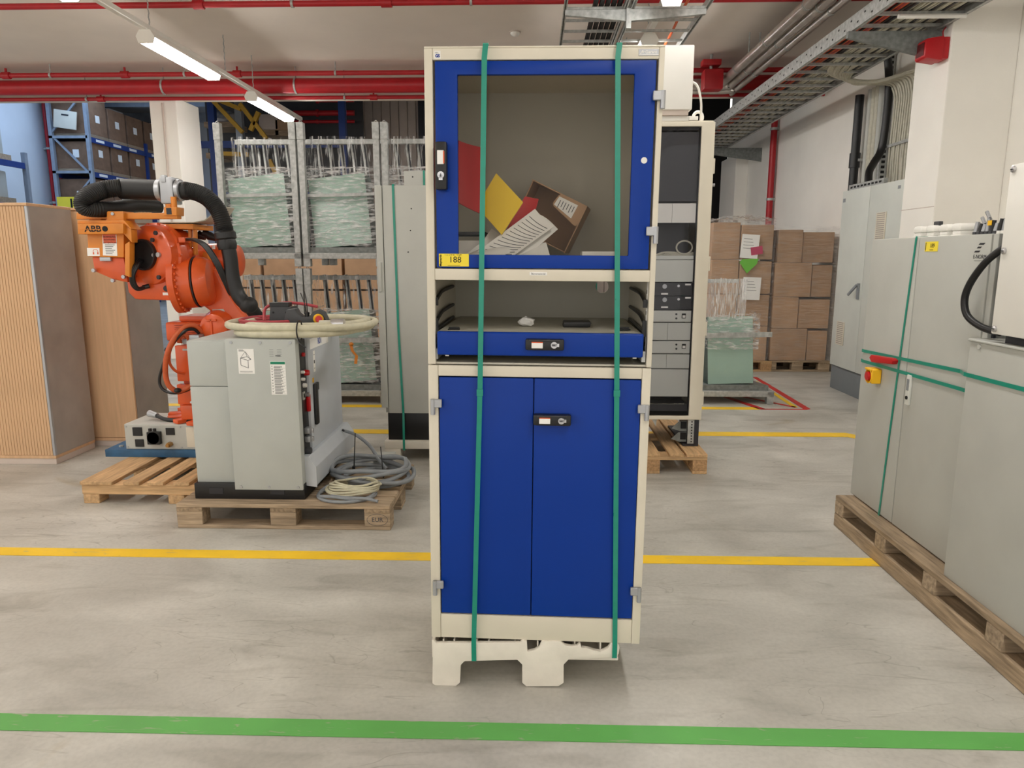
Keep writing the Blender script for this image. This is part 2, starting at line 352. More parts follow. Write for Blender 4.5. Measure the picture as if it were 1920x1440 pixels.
line('painted_line', [(2.64, 7.06), (2.67, 7.10), (2.30, 7.62), (2.27, 7.6)], 'line_red', 'thin red floor line by the rack foot')

ceiling = struct('ceiling', B(-16, 4.2, -7, 10.6, 4.0, 4.25), 'ceiling_paint')
struct('trim_1', B(-16, 3.95, 10.28, 10.6, 3.68, 4.0), 'ceiling_paint', 'downstand beam at the end of the low ceiling')
struct('trim_2', B(-16, 4.2, 10.62, 10.8, 4.0, 6.5), 'hall_roof', 'upper wall above the downstand beam')
struct('wall_left', B(-14.2, -14, 10.8, 27, 0, 6.5), 'hall_paint')
roof = struct('ceiling_hall', B(-14.2, 4.2, 10.8, 27, 6.3, 6.5), 'hall_roof')
for y in (13.5, 16.5, 19.5, 22.5, 25.0):
    obj('roof_beam', B(-14, 3.9, y, y + .16, 6.0, 6.3), 'rackgrey', roof, smooth=False)
struct('wall_far', B(-14.2, 4.2, 26.8, 27, 0, 6.5), 'hall_paint')
wr = struct('wall_right', B(3.99, 4.2, -7, 15.2, 0, 6.4), 'wall_paint')
for y0, y1 in ((-7, 0.2), (0.2, 6.32), (6.32, 12.55), (12.55, 15.2)):
    obj('panel', B(3.95, 3.99, y0 + .008, y1 - .008, 0, 4.0), 'wall_paint', wr, bevel=.004, segs=1)
pr = struct('wall_pillar_right', B(3.40, 3.95, 6.3, 6.85, 0, 4.0), 'pillar_paint', bevel=.012)
obj('joint', B(3.398, 3.40, 6.3, 6.85, 1.915, 1.921), 'cladding', pr, smooth=False)
struct('wall_pillar_far', B(3.72, 3.95, 13.7, 14.75, 0, 3.35), 'pillar_paint', bevel=.01)
pl = struct('wall_pillar_left', B(-5.36, -4.98, 10.26, 10.95, 0, 3.675), 'pillar_paint', bevel=.012)
obj('conduit', MB().cyl((-5.17, 10.245, 0), (-5.17, 10.245, 3.6), .014, n=8), 'cladding', pl)
wb = struct('wall_back', B(-3.84, 2.4, 15.24, 15.4, 0, 6.3), 'cladding')
x = -3.84
while x < 2.3:
    obj('panel', B(x + .004, min(x + .172, 2.4), 15.2, 15.24, 0, 6.0), 'cladding', wb, bevel=.006, segs=1); x += .178
struct('door_1', B(2.4, 3.95, 15.2, 15.3, 0, 6.3), 'painted_dark', 'black panel painted as the darkness of an unlit doorway')  # solid black stands in for the unlit space beyond
struct('trim_3', B(-2.36, -2.24, 15.1, 15.2, 0, 6.0), 'ral_dark', 'dark upright on the clad wall')

# ------------------------------------------------------------------ lamps of the place, and added unseen ones
def emit(name, rgb, s):
    m = bpy.data.materials.new(name); m.use_nodes = True; MATS[name] = m; nt = m.node_tree; nt.nodes.remove(nt.nodes['Principled BSDF'])
    e = nt.nodes.new('ShaderNodeEmission'); e.inputs[0].default_value = (*rgb, 1); e.inputs[1].default_value = s; nt.links.new(e.outputs[0], nt.nodes['Material Output'].inputs[0])
emit('lamp_light', (1.0, .965, .91), LAMP_POWER)
emit('hall_fill_glow', (.50, .70, 1.0), HALL_FILL_POWER)
def lamp_proto():
    t = thing('tube_lamp', 'x', 'lamp', (0, 0, 0), local=True, group='tube lamps under the ceiling rails')
    obj('housing', MB().prism([(-.05, .085), (.05, .085), (.085, .03), (.085, .02), (-.085, .02), (-.085, .03)], 'y', 0, 1.42), 'white', t, smooth=False)
    obj('diffuser', MB().prism([(-.078, .018), (.078, .018), (.06, -.028), (-.06, -.028)], 'y', .015, 1.405), 'lamp_light', t, smooth=False)
    for y in (0, 1.405): obj('end_cap', MB().prism([(-.084, .02), (.084, .02), (.066, -.032), (-.066, -.032)], 'y', y, y + .015), 'white', t, smooth=False)
    return t
LP = lamp_proto(); first = True
rows = [(-3.57, 6.86, 3.46, 'left'), (1.07, 7.1, 3.46, 'right'), (-8.3, 6.86, 3.46, 'far')]  # the far row is added out of view to light the left side
for X, y0, z, side in rows:
    t = thing('lamp_rail', {'left': 'long white lamp rail hung on chains at the left', 'right': 'white lamp rail running under the central cable tray', 'far': 'added unseen lamp rail at the far left of the hall'}[side], 'rail', (X, y0, z + .085))
    obj('channel', B(X - .03, X + .03, -6.8, 11.3, z + .085, z + .135), 'white', t, bevel=.006, segs=1)
    for k in range(-4, 2):
        yy = y0 + 2.48 * k
        for yc in (yy + .1, yy + 1.75):
            mb = MB()
            for i in range(11): mb.cyl((X + (.004 if i % 2 else -.004), yc, z + .135 + i * .037), (X, yc, min(z + .172 + i * .037, 4.0)), .006, n=5)
            if yc < 10.2: obj('chain', mb, 'galv', t)
    for k in range(-4, 2):
        yy = y0 + 2.48 * k
        if side == 'far' and k > 0: continue
        lab = {('left', 0): 'large glaring tube lamp at the upper left', ('left', 1): 'smaller glaring tube lamp above the wrapped glass racks', ('right', 1): 'unseen tube lamp added behind the blue cabinet', ('right', 0): 'tube lamp whose bright end peeks over the blue cabinet'}.get((side, k), 'unseen tube lamp on a ceiling rail out of view')  # the lamp behind the blue cabinet is added to brighten the right wall
        if first: LP.location = (X, yy, z); LP['label'] = lab; first = False
        else: copy_tree(LP, None, location=(X, yy, z), label=lab)
for i, (x0, x1, y0, y1) in enumerate(((-13.2, -10.6, 13.8, 16.3), (-13.2, -10.6, 16.8, 19.3), (-13.2, -10.6, 19.8, 21.0), (-9.6, -7.5, 16.8, 19.3))):  # unseen glowing panels added to light the far hall blue
    obj('hall_fill_panel', B(x0, x1, y0, y1, 6.2, 6.25), 'hall_fill_glow', None, smooth=False, label='added unseen roof panel giving the far hall bluish daylight', cat='hall_fill_panel', group='added light panels of the far hall')

# ------------------------------------------------------------------ red sprinkler pipes
def xpipe(label, X0, X1, y, z, r, hang, flange=()):
    t = thing('sprinkler_pipe', label, 'pipe', ((X0 + X1) / 2, y, z), group='red sprinkler pipes')
    obj('pipe', MB().cyl((X0, y, z), (X1, y, z), r, n=14), 'redpipe', t)
    for h in hang:
        obj('hanger', MB().cyl((h, y, z + r), (h, y, 4.0), .008, n=6).cyl((h - .012, y, z), (h + .012, y, z), r + .008, n=14), 'galv', t)
    for h in flange: obj('coupling', MB().cyl((h - .05, y, z), (h + .05, y, z), r * 1.5, n=12).cyl((h, y, z), (h, y, z + r * 3), r * .5, n=8), 'redpipe', t)
xpipe('thin red sprinkler pipe along the top edge of the photo', -12, 3.4, 7.2, 3.86, .028, (-5.5, -2.3, -0.6), (-3.2, -1.4))
xpipe('thin red sprinkler pipe just above the thick one', -15.9, 3.9, 9.78, 3.86, .03, (-6.4, -4.6, -2.6), (-7, -5.4, -3.9, -.8))
xpipe('thick red main pipe under the ceiling', -15.9, 3.9, 10.0, 3.755, .095, (-5.0, -3.2, -1.0, .8))
xpipe('lowest thin red pipe under the thick main', -15.9, 3.9, 10.2, 3.645, .025, (-6.2, -2.6), (-6, -2.2))
# risers on the far hall wall
for i, (y, lab) in enumerate(((20.72, 'left red riser pipe on the blue lit wall'), (21.1, 'right red riser pipe on the blue lit wall'))):
    t = thing('riser_pipe', lab, 'pipe', (-13.85, y, 0), group='red risers in the far hall')
    obj('pipe', MB().cyl((-13.85, y, 0), (-13.85, y, 6.29), .055, n=10), 'redpipe', t)
    for z in (1.5, 3, 4.5, 5.8): obj('clamp', MB().cyl((-13.85, y, z), (-13.85, y, z + .06), .075, n=10).box(-13.995, -13.85, y - .02, y + .02, z, z + .05), 'galv', t)
# red pipe running up the right wall and fittings by the ceiling
t = thing('wall_pipe', 'bright red pipe running up the white right wall', 'pipe', (3.87, 12.1, 0))
obj('pipe', MB().cyl((3.87, 12.1, 0), (3.87, 12.1, 3.9), .05, n=12), 'redpipe', t)
for z in (1.0, 2.4, 3.5): obj('clamp', MB().cyl((3.87, 12.1, z), (3.87, 12.1, z + .04), .062, n=12).box(3.87, 3.95, 12.08, 12.12, z, z + .04), 'galv', t)
t = thing('pipe_valve', 'red valve box beside the air conditioner under the ceiling', 'valve', (2.30, 9.6, 3.55))
obj('body', B(2.12, 2.36, 9.45, 9.65, 3.56, 3.80), 'redpipe', t, bevel=.02)
obj('cap', B(2.10, 2.33, 9.47, 9.63, 3.85, 3.92), 'redpipe', t, bevel=.01)
obj('spindle', MB().cyl((2.22, 9.55, 3.80), (2.22, 9.55, 3.99), .02, n=8), 'galv', t)
t = thing('smoke_detector', 'small round smoke detector on the ceiling above the cabinet', 'detector', (-.22, 8.6, 3.95))
obj('body', MB().rings((-.22, 8.6, 4.0), (0, 0, -1), [(0, .055), (.02, .055), (.035, .045), (.05, .02)], 16), 'white', t)
obj('base', MB().cyl((-.22, 8.6, 4.0), (-.22, 8.6, 3.99), .065, n=16), 'cladding', t)

# ================================================================== BLUE AND CREAM CABINET ON ITS WHITE PLASTIC PALLET
def ring(mb, x0, x1, z0, z1, a0, a1, b0, b1, y0, y1):      # rectangular frame in the xz plane with opening a0..a1, b0..b1
    o = [(x0, z0), (x1, z0), (x1, z1), (x0, z1)]; i = [(a0, b0), (a1, b0), (a1, b1), (a0, b1)]
    vs = [(p[0], y, p[1]) for y in (y0, y1) for p in o + i]; fs = []
    for k in range(4):
        n = (k + 1) % 4
        fs += [(k, n, 4 + n, 4 + k), (8 + k, 12 + k, 12 + n, 8 + n), (k, 8 + k, 8 + n, n), (4 + k, 4 + n, 12 + n, 12 + k)]
    return mb.add(vs, fs)
CABLOC = Vector((.012, 2.285, .168)); CABROT = (0, R(.45), R(-1.2)); CD = .62
CABM = Matrix.Translation(CABLOC) @ Matrix.Rotation(CABROT[2], 4, 'Z') @ Matrix.Rotation(CABROT[1], 4, 'Y')
HW = .3635
def shell(t, z0, z1, floor_z=None):
    obj('side_panel', B(-HW, -HW + .0, .0, CD, z0, z1) if 0 else B(-HW, -HW + .012, .03, CD, z0, z1), 'cream', t, bevel=.002, segs=1)
    obj('side_panel', B(HW - .012, HW, .03, CD, z0, z1), 'cream', t, bevel=.002, segs=1)
def hinge(t, x, z, flip):
    h = obj('hinge', B(x - .018, x + .018, -.012, .0, z - .014, z + .014), 'alu', t, bevel=.002, segs=1)
    xx = x + .012 * flip
    obj('hinge_pin', MB().cyl((xx, -.008, z + .014), (xx, -.008, z - .038), .0075, n=12), 'alu', h)
def lock_handle(t, x, z, vert):
    w_, h_ = (.018, .072) if vert else (.062, .0185)
    h = obj('handle', MB().box(x - w_, x + w_, -.03, -.0, z - h_, z + h_), 'black', t, bevel=.007, segs=2)
    if vert:
        obj('label_insert', B(x - .011, x + .009, -.032, -.029, z + .004, z + .045), 'paper', h, bevel=.0008, segs=1)
        obj('label_stripe', B(x + .0075, x + .0115, -.0323, -.029, z + .006, z + .043), 'orange', h, smooth=False)
        obj('lock', MB().cyl((x, -.029, z - .028), (x, -.036, z - .028), .0105, n=16).box(x - .006, x + .006, -.036, -.03, z - .044, z - .028), 'chrome', h)
        obj('keyhole', B(x - .0012, x + .0012, -.0365, -.035, z - .034, z - .024), 'ink', h, smooth=False)
    else:
        obj('label_insert', B(x - .042, x - .006, -.032, -.029, z - .011, z + .009), 'paper', h, bevel=.0008, segs=1)
        obj('label_stripe', B(x - .042, x - .006, -.0323, -.029, z + .0065, z + .0095), 'orange', h, smooth=False)
        obj('lock', MB().cyl((x + .03, -.029, z), (x + .03, -.036, z), .0105, n=16).box(x + .022, x + .046, -.036, -.03, z - .005, z + .005), 'chrome', h)
        obj('keyhole', B(x + .024, x + .034, -.0365, -.035, z - .0012, z + .0012), 'ink', h, smooth=False)
        obj('grip_edge', B(x - .05, x + .048, -.034, -.027, z + .013, z + .0165), 'darkgrey', h, bevel=.001, segs=1)

lower = thing('base_cabinet', 'cream lower cabinet with two plain blue doors standing on the plastic pallet', 'cabinet', CABLOC, CABROT, local=True)
shell(lower, .009, .978)
obj('back_panel', B(-HW + .012, HW - .012, CD - .012, CD, .009, .978), 'cream', lower)
obj('top_panel', B(-HW + .012, HW - .012, .02, CD - .012, .962, .978), 'cream', lower)
obj('bottom_panel', B(-HW + .012, HW - .012, .02, CD - .012, .02, .035), 'cream', lower)
for x0, x1 in ((-HW, -HW + .0325), (HW - .0285, HW)): obj('post', B(x0, x1, 0, .03, .009, .978), 'cream', lower, bevel=.0025)
obj('top_rail', B(-HW + .033, HW - .029, .001, .03, .943, .978), 'cream', lower, bevel=.0025)
obj('plinth', B(-HW + .033, HW - .029, .002, .022, .009, .097), 'cream', lower, bevel=.0025)
dk = MB().box(-HW + .0325, HW - .0285, .026, .029, .097, .943); obj('door_gap_shade', dk, 'ral_dark', lower, smooth=False)  # dark sheet that paints the shadow in the gaps around the doors
for x0, x1 in ((-.3285, -.0165), (-.0142, .3335)):
    obj('door', B(x0, x1, .004, .024, .101, .9385), 'blue', lower, bevel=.004)
lock_handle(lower, .046, .806, False)
for x, z, f in ((-.336, .852, -1), (-.336, .211, -1), (.342, .845, 1), (.342, .208, 1)): hinge(lower, x, z, f)

upper = thing('computer_cabinet', 'cream upper cabinet with blue framed window door and pull-out blue drawer', 'cabinet', CABM @ Vector((0, 0, .982)), CABROT, local=True)
U = .982
def z_(z): return z - U
shell(upper, 0, z_(1.957))
obj('top_panel', B(-HW, HW, .0, CD, z_(1.951), z_(1.957)), 'cream', upper, bevel=.002, segs=1)
obj('top_rail', B(-HW + .026, HW - .017, .0, .028, z_(1.918), z_(1.951)), 'cream', upper, bevel=.0025)
for x0, x1 in ((-HW, -HW + .0255), (HW - .017, HW)): obj('post', B(x0, x1, .0, .028, .0, z_(1.951)), 'cream', upper, bevel=.0025)
obj('middle_rail', B(-HW + .026, HW - .017, .0, .028, z_(1.255), z_(1.291)), 'cream', upper, bevel=.0025)
obj('shelf_panel', B(-HW + .012, HW - .012, .03, CD - .012, z_(1.272), z_(1.286)), 'cream_shaded', upper)
obj('bottom_panel', B(-HW + .012, HW - .012, .01, CD - .012, .0, .006), 'cream_shaded', upper)
obj('back_panel', B(-HW + .012, HW - .012, CD - .012, CD, z_(1.286), z_(1.951)), 'cream_shaded', upper)
# lower back panel with a round cable hole through which the far strap shows
hx, hz, hr, s = .243, z_(1.215), .026, .05
mb = MB()
for a in ((-HW + .012, hx - s, .0, z_(1.272)), (hx + s, HW - .012, .0, z_(1.272)), (hx - s, hx + s, .0, hz - s)): mb.box(a[0], a[1], CD - .012, CD, a[2], a[3])
n = 32; vs = []; fs = []
for y in (CD - .012, CD):
    for k in range(n):
        a = 2 * math.pi * k / n; c_, s_ = math.cos(a), math.sin(a); m_ = max(abs(c_), abs(s_))
        vs += [(hx + s * c_ / m_, y, hz + min(s * s_ / m_, z_(1.272) - hz)), (hx + hr * c_, y, hz + hr * s_)]
for k in range(n):
    a, b = 2 * k, 2 * ((k + 1) % n); o = 2 * n
    fs += [(a, b, b + 1, a + 1), (o + a, o + a + 1, o + b + 1, o + b), (a + 1, b + 1, o + b + 1, o + a + 1)]
mb.add(vs, fs); obj('back_panel', mb, 'cream_shaded', upper, smooth=False)
# window door
dr = obj('window_door', ring(MB(), -.3315, .3405, z_(1.294), z_(1.9155), -.262, .276, z_(1.336), z_(1.876), .002, .022), 'blue', upper, bevel=.004)
obj('window_pane', B(-.268, .282, .013, .017, z_(1.330), z_(1.882)), 'window_glass', dr, smooth=False)
obj('round_sticker', MB().cyl((.314, .002, z_(1.625)), (.314, .0008, z_(1.625)), .0095, n=20), 'white', dr)
tg = obj('auction_tag', B(-.324, -.228, .0005, .002, z_(1.298), z_(1.338)), 'tag', dr, bevel=.0004, segs=1, label='yellow sticker printed 188')
text('tag_number', '188', .027, 'ink', tg, (-.272, .0002, z_(1.319)), label='black number 188')
text('tag_side_print', 'Maynards', .0095, 'ink', tg, (-.3185, .0002, z_(1.317)), spin=R(90), bold=.0003)
mb = MB(); random.seed(3)
xx = -.305
while xx < -.255: mb.box(xx, xx + .0012 + random.random() * .003, .0001, .0005, z_(1.3345) - random.random() * .002, z_(1.3345) + random.random() * .0018); xx += .0045
mb.box(-.296, -.256, .0001, .0005, z_(1.3008), z_(1.3015)); obj('tag_scribble', mb, 'ink', tg, smooth=False)
lock_handle(upper, -.3105, z_(1.605), True)
for x, z in ((.350, 1.812), (.346, 1.412)): hinge(upper, x, z_(z), 1)
lb = obj('shelf_label', B(-.034, .022, -.0006, .0005, z_(1.2725), z_(1.2825)), 'paper', upper, smooth=False)
text('shelf_label_print', 'Büromaterial', .0085, 'print', lb, (-.006, -.0008, z_(1.2772)))
pt = obj('maker_plate', B(.285, .345, -.002, .0005, z_(1.926), z_(1.945)), 'alu', upper, bevel=.0006, segs=1)
text('maker_plate_print', 'Garant', .0125, 'white', pt, (.322, -.0022, z_(1.9365)), bold=.0003)
obj('maker_plate_mark', MB().prism([(.288, z_(1.931)), (.292, z_(1.931)), (.299, z_(1.942)), (.296, z_(1.942))], 'y', -.0026, -.002).prism([(.292, z_(1.934)), (.30, z_(1.934)), (.303, z_(1.938)), (.294, z_(1.938))], 'y', -.0026, -.002), 'white', pt, smooth=False)
obj('maker_plate_line', B(.286, .344, -.0026, -.002, z_(1.9275), z_(1.9292)), 'white', pt, smooth=False)
gs = obj('safety_mark', B(-.332, -.312, -.0005, .0005, z_(1.921), z_(1.944)), 'white', upper, smooth=False, label='small white sticker with a blue safety mark')
text('safety_mark_print', 'GS', .0115, 'blue', gs, (-.322, -.0007, z_(1.929)), bold=.0006)
obj('safety_mark_line', B(-.329, -.321, -.0009, -.0005, z_(1.939), z_(1.9395)).box(-.329, -.318, -.0009, -.0005, z_(1.937), z_(1.9375)), 'print', gs, smooth=False)
# open bay: perforated strips and black guide strips on both sides
for s in (-1, 1):
    xi = s * (HW - .013)
    st = obj('perforated_strip', B(min(xi, xi - s * .006), max(xi, xi - s * .006), .03, .05, .012, z_(1.262)), 'white', upper, smooth=False)
    for k in range(7):
        zz = .03 + k * .034; obj('slot', B(min(xi - s * .0064, xi - s * .0058), max(xi - s * .0064, xi - s * .0058), .034, .046, zz, zz + .012), 'ral_dark', st, smooth=False)
    for k, (zf, zb) in enumerate(((1.186, 1.212), (1.118, 1.142), (1.092, 1.094))):
        g = obj('guide_strip', MB().tube([(xi - s * .01, .034, z_(zf)), (xi - s * .01, .10, z_(zf + (zb - zf) * .55)), (xi - s * .01, .2, z_(zb)), (xi - s * .01, .46, z_(zb + .004))], .0065, n=6), 'black', upper)
        obj('guide_tab', B(xi - s * .012 - .006, xi - s * .012 + .006, .02, .034, z_(zf - .014), z_(zf + .012)), 'black', g, smooth=False)
drw = obj('drawer', B(-.331, .3335, -.012, .012, z_(1.014), z_(1.0905)), 'blue', upper, bevel=.006, segs=3)
obj('drawer_shelf', B(-.333, .333, .012, .60, z_(1.083), z_(1.089)), 'cream_shaded', drw, bevel=.002, segs=1)
obj('drawer_base', B(-.325, .325, .012, .58, z_(1.03), z_(1.036)), 'cream_shaded', drw)
for x in (-.30, .308): obj('drawer_roller', MB().cyl((x - .006, 0, z_(1.0135)), (x + .006, 0, z_(1.0135)), .0045, n=10), 'white', drw)
lock_handle(drw, .018, z_(1.0535), False)
for s in (-1, 1): obj('runner', B(s * .338 - .006, s * .338 + .006, .01, .5, .015, .05), 'galv', upper, smooth=False)

# ---- plastic pallet, broken along its front edge
def fx(p): q = at(p[0], p[1], 2.281); return (q.x, max(q.z, .0))
front = [fx(p) for p in ((810.5, 1281), (816, 1288), (855, 1288), (862.5, 1280), (864, 1247), (871, 1239.5), (970, 1237), (979, 1246), (979, 1280), (987, 1287), (1047, 1286.5), (1057, 1280), (1057, 1246), (1067, 1235.5), (1152, 1232), (1160, 1226), (1162, 1213),
         (1157, 1205), (1146, 1205), (1140, 1215), (1126, 1222), (1112, 1219), (1101, 1215), (1090, 1214), (1088, 1205), (1082, 1211), (1072, 1212), (1060, 1210), (1050, 1202), (1016, 1202), (1011, 1214), (1002, 1219), (989, 1222), (988, 1202), (979, 1200), (976, 1205), (818, 1206), (812, 1198))]
zmin = min(p[1] for p in front); front = [(p[0], max(0.0, p[1])) for p in front]
pp = thing('plastic_pallet', 'white plastic pallet with a chipped and broken front edge', 'pallet', (.0, 2.55, 0))
obj('front_skirt', MB().prism(front, 'y', 2.279, 2.297), 'pallet_plastic', pp, bevel=.003, segs=2)
for x0, x1 in ((-.349, -.256), (-.024, .112)):
    for y0 in (2.297, 2.74):
        obj('foot', MB().prism([(x0, .1), (x0 + .006, .006), (x0 + .012, 0), (x1 - .012, 0), (x1 - .006, .006), (x1, .1)], 'y', y0, y0 + .12), 'pallet_plastic', pp, bevel=.004)
obj('foot', MB().prism([(.19, .1), (.196, 0), (.30, 0), (.306, .1)], 'y', 2.74, 2.86), 'pallet_plastic', pp, bevel=.004)
obj('deck', B(-.35, .306, 2.297, 2.90, .098, .112), 'pallet_plastic', pp, bevel=.003)
for y in (2.42, 2.55, 2.68, 2.80, 2.88): obj('rib', B(-.35, .306, y, y + .012, .112, .169), 'pallet_plastic', pp, smooth=False)
for x in (-.345, -.313, -.275, -.195, -.152, -.06, .02, .09, .15, .24, .30): obj('rib', B(x, x + .005, 2.30, 2.88, .112, .1685), 'pallet_plastic', pp, smooth=False)
obj('side_skirt', B(-.352, -.342, 2.297, 2.90, .098, .166), 'pallet_plastic', pp, bevel=.003)

# ---- two green straps around cabinet and pallet
def strap(label, xt, xm, xb, zb, zt):
    t = thing('strap', label, 'strap', (xt, 2.26, zb), group='green straps around the blue cabinet')
    yF, yB, yM = 2.268, 2.935, 2.24
    pts = [(xb, 2.40, zb - .002), (xb, 2.29, zb - .002), (xb, 2.275, zb + .003), (xb, 2.2735, .17), (xm, 2.2665, 1.09), (xt - .004, 2.2615, 2.085), (xt, 2.262, zt - .003), (xt, 2.268, zt + .001), (xt, 2.6, zt + .002), (xt, yB - .01, zt - .001), (xt, yB, zt - .01), (xt, yB, 1.0), (xt, yB, .13)]
    obj('band', MB().ribbon(pts, (1, 0, 0), .0165, .0011), 'strap', t, smooth=False)
    x5 = xm + (xb - xm) * .03
    obj('weld_seal', B(x5 - .0105, x5 + .0105, 2.2635, 2.2655, 1.052, 1.074), 'strap', t, bevel=.0005, segs=1)
strap('left green plastic strap around the blue cabinet', -.146, -.171, -.201, .098, 2.1275)
strap('right green plastic strap around the blue cabinet', .253, .272, .290, .118, 2.1255)

# ---- things inside the window compartment
def sheet(name, corners, m, label, cat, th=.003, bend=.0, group=None, nu=8):
    a, b, c, d = [Vector(p) for p in corners]; n = (b - a).cross(d - a).normalized()
    def f(o):
        return lambda u, v: a * (1 - u) * (1 - v) + b * u * (1 - v) + c * u * v + d * (1 - u) * v + n * (bend * math.sin(math.pi * u) + o)
    mb = MB().grid(f(0), nu, 4); k = len(mb.v); mb.grid(f(th), nu, 4)
    W_ = nu + 1; loop = [i for i in range(W_)] + [j * W_ + nu for j in range(1, 5)] + [4 * W_ + i for i in range(nu - 1, -1, -1)] + [j * W_ for j in range(3, 0, -1)]
    for i in range(len(loop)): p, q = loop[i], loop[(i + 1) % len(loop)]; mb.f.append((p, q, q + k, p + k))
    return obj(name, mb, m, None, label=label, cat=cat, group=group)
mat('folder_red', (196, 34, 36), .55, var=.04); mat('folder_yellow', (240, 204, 60), .55, var=.04)
zf = 1.466
bn = thing('ring_binder', 'dark binder lying at the left of the window compartment', 'binder', (-.26, 2.66, zf - .006))
obj('cover', B(-.336, -.17, 2.54, 2.80, zf - .006, zf + .004).box(-.336, -.17, 2.54, 2.80, 1.575, 1.585).box(-.336, -.33, 2.54, 2.80, zf + .004, 1.575), 'ral_dark', bn, smooth=False)
obj('sheets', B(-.325, -.18, 2.55, 2.79, zf + .004, 1.555), 'paper', bn, smooth=False)
sheet('red_folder', [at(832, 362, 2.42), at(903, 402, 2.42), at(901, 277, 2.46), at(832, 250, 2.50)], 'folder_red', 'large red folder leaning at the left of the cabinet window', 'folder', .004, -.012)
sheet('yellow_folder', [at(941, 441, 2.43), at(981, 380, 2.47), at(931, 326, 2.53), at(894, 388, 2.50)], 'folder_yellow', 'yellow folder standing on its corner in the window', 'folder', .004)
sheet('red_folder', [at(938, 452, 2.52), at(1000, 410, 2.56), at(1010, 374, 2.62), at(984, 369, 2.60)], 'folder_red', 'small red folder wedged inside the tilted carton', 'folder', .003)
# tilted open carton
cb = thing('open_carton', 'tilted open cardboard box with white address label inside the window', 'carton', at(1012, 440, 2.66), (0, R(26), R(-8)), local=True)
L_, Hh, Dd, w_ = .112, .165, .19, .004
obj('back', B(-L_, L_, Dd - w_, Dd, -.02, Hh), 'card', cb, smooth=False); obj('roof', B(-L_, L_, 0, Dd, Hh - w_, Hh), 'card', cb, smooth=False)
obj('right_wall', B(L_ - w_, L_, 0, Dd, -.02, Hh), 'card', cb, smooth=False); obj('left_wall', B(-L_, -L_ + w_, .02, Dd, .06, Hh), 'card', cb, smooth=False)
obj('underside', B(-L_ + .05, L_, .04, Dd, -.02, -.02 + w_), 'card', cb, smooth=False)
fl = obj('flap', MB().prism([(L_, Hh - .002), (L_, Hh - .075), (L_ - .012, Hh - .082), (L_ - .112, Hh - .052), (L_ - .118, Hh - .04), (L_ - .112, Hh - .012), (L_ - .105, Hh - .002)], 'y', -.004, 0), 'card', cb, smooth=False)
lb = obj('address_label', MB().prism([(L_ - .032, Hh - .012), (L_ - .034, Hh - .064), (L_ - .112, Hh - .046), (L_ - .107, Hh - .012)], 'y', -.0046, -.004), 'paper', fl, smooth=False)
mb = MB()
for k in range(6): mb.box(L_ - .098 + k * .011, L_ - .0955 + k * .011, -.005, -.0046, Hh - .05 + (k % 2) * .006, Hh - .022)
obj('label_print', mb, 'print', lb, smooth=False)
# loose papers, a ruled list on top
ppr = 'loose papers in the cabinet window'
sheet('paper_sheet', [at(900, 483, 2.40), at(985, 483, 2.42), at(1046, 430, 2.54), at(1000, 398, 2.58)], 'paper', 'crumpled paper sheet lowest in the window pile', 'paper', .0012, .012, ppr)
sheet('paper_sheet', [at(960, 484, 2.40), at(1031, 480, 2.43), at(1024, 455, 2.50), at(985, 470, 2.46)], 'paper', 'paper corner sticking out right of the window pile', 'paper', .0012, .006, ppr)
sheet('paper_sheet', [at(870, 480, 2.42), at(905, 452, 2.47), at(922, 428, 2.55), at(945, 446, 2.50)], 'paper', 'white sheet under the yellow folder', 'paper', .0012, .0, ppr)
s0 = [at(885, 480, 2.36), at(960, 482, 2.37), at(1040, 424, 2.50), at(1003, 392, 2.55)]
ps = sheet('ruled_list', s0, 'paper', 'long ruled paper list lying diagonally on the pile', 'paper', .0012, -.008, ppr)
a, b, c, d = s0; nn = (b - a).cross(d - a).normalized()
for k in range(13):
    u0 = .08 + k * .066; q0 = a.lerp(d, u0); q1 = b.lerp(c, u0); off = nn * (-.003)
    mb = MB().tube([q0.lerp(q1, v) + nn * (-.008 * math.sin(math.pi * v) + .0022) for v in [.1 + .08 * j for j in range(11)]], .0012, n=4, sub=1)
    LOCAL[ps] = False; obj('ruled_line', mb, 'print', ps, smooth=False)
sheet('paper_sheet', [at(858, 484, 2.34), at(930, 484, 2.35), at(990, 462, 2.44), at(915, 464, 2.44)], 'paper', 'front paper sheet curling at the window bottom', 'paper', .0012, .01, ppr)
obj('white_packet', B(.16, .285, 2.38, 2.46, 1.462, 1.516), 'white', None, bevel=.002, label='flat white packet at the bottom right of the window', cat='packet')
# ---- things on the pull-out shelf
zs = 1.2575
q = gz(988, 612, zs)
mb = MB(); random.seed(11)
mb.ball((q.x, q.y, zs + .016), .03, .022, .016, n=10, m=6)
mb.v = [p + Vector((noise.noise(p * 90), noise.noise(p * 80 + Vector((5, 0, 0))), 0)) * .008 + Vector((0, 0, max(0, noise.noise(p * 60)) * .008)) for p in mb.v]
mb.v = [Vector((p.x, p.y, max(p.z, zs + .0005))) for p in mb.v]
obj('crumpled_paper', mb, 'paper', None, smooth=False, label='crumpled white paper on the pull-out shelf', cat='paper')
q = gz(1082, 612, zs); bb = thing('black_tray', 'flat black plastic box on the pull-out shelf', 'box', (q.x, q.y, zs))
obj('body', MB().prism([(q.x - .05, zs), (q.x + .044, zs), (q.x + .046, zs + .018), (q.x - .046, zs + .018)], 'y', q.y - .03, q.y + .06), 'black', bb, bevel=.002)
obj('lid_line', B(q.x - .048, q.x + .0475, q.y - .0315, q.y + .0615, zs + .0125, zs + .014), 'darkgrey', bb, smooth=False)
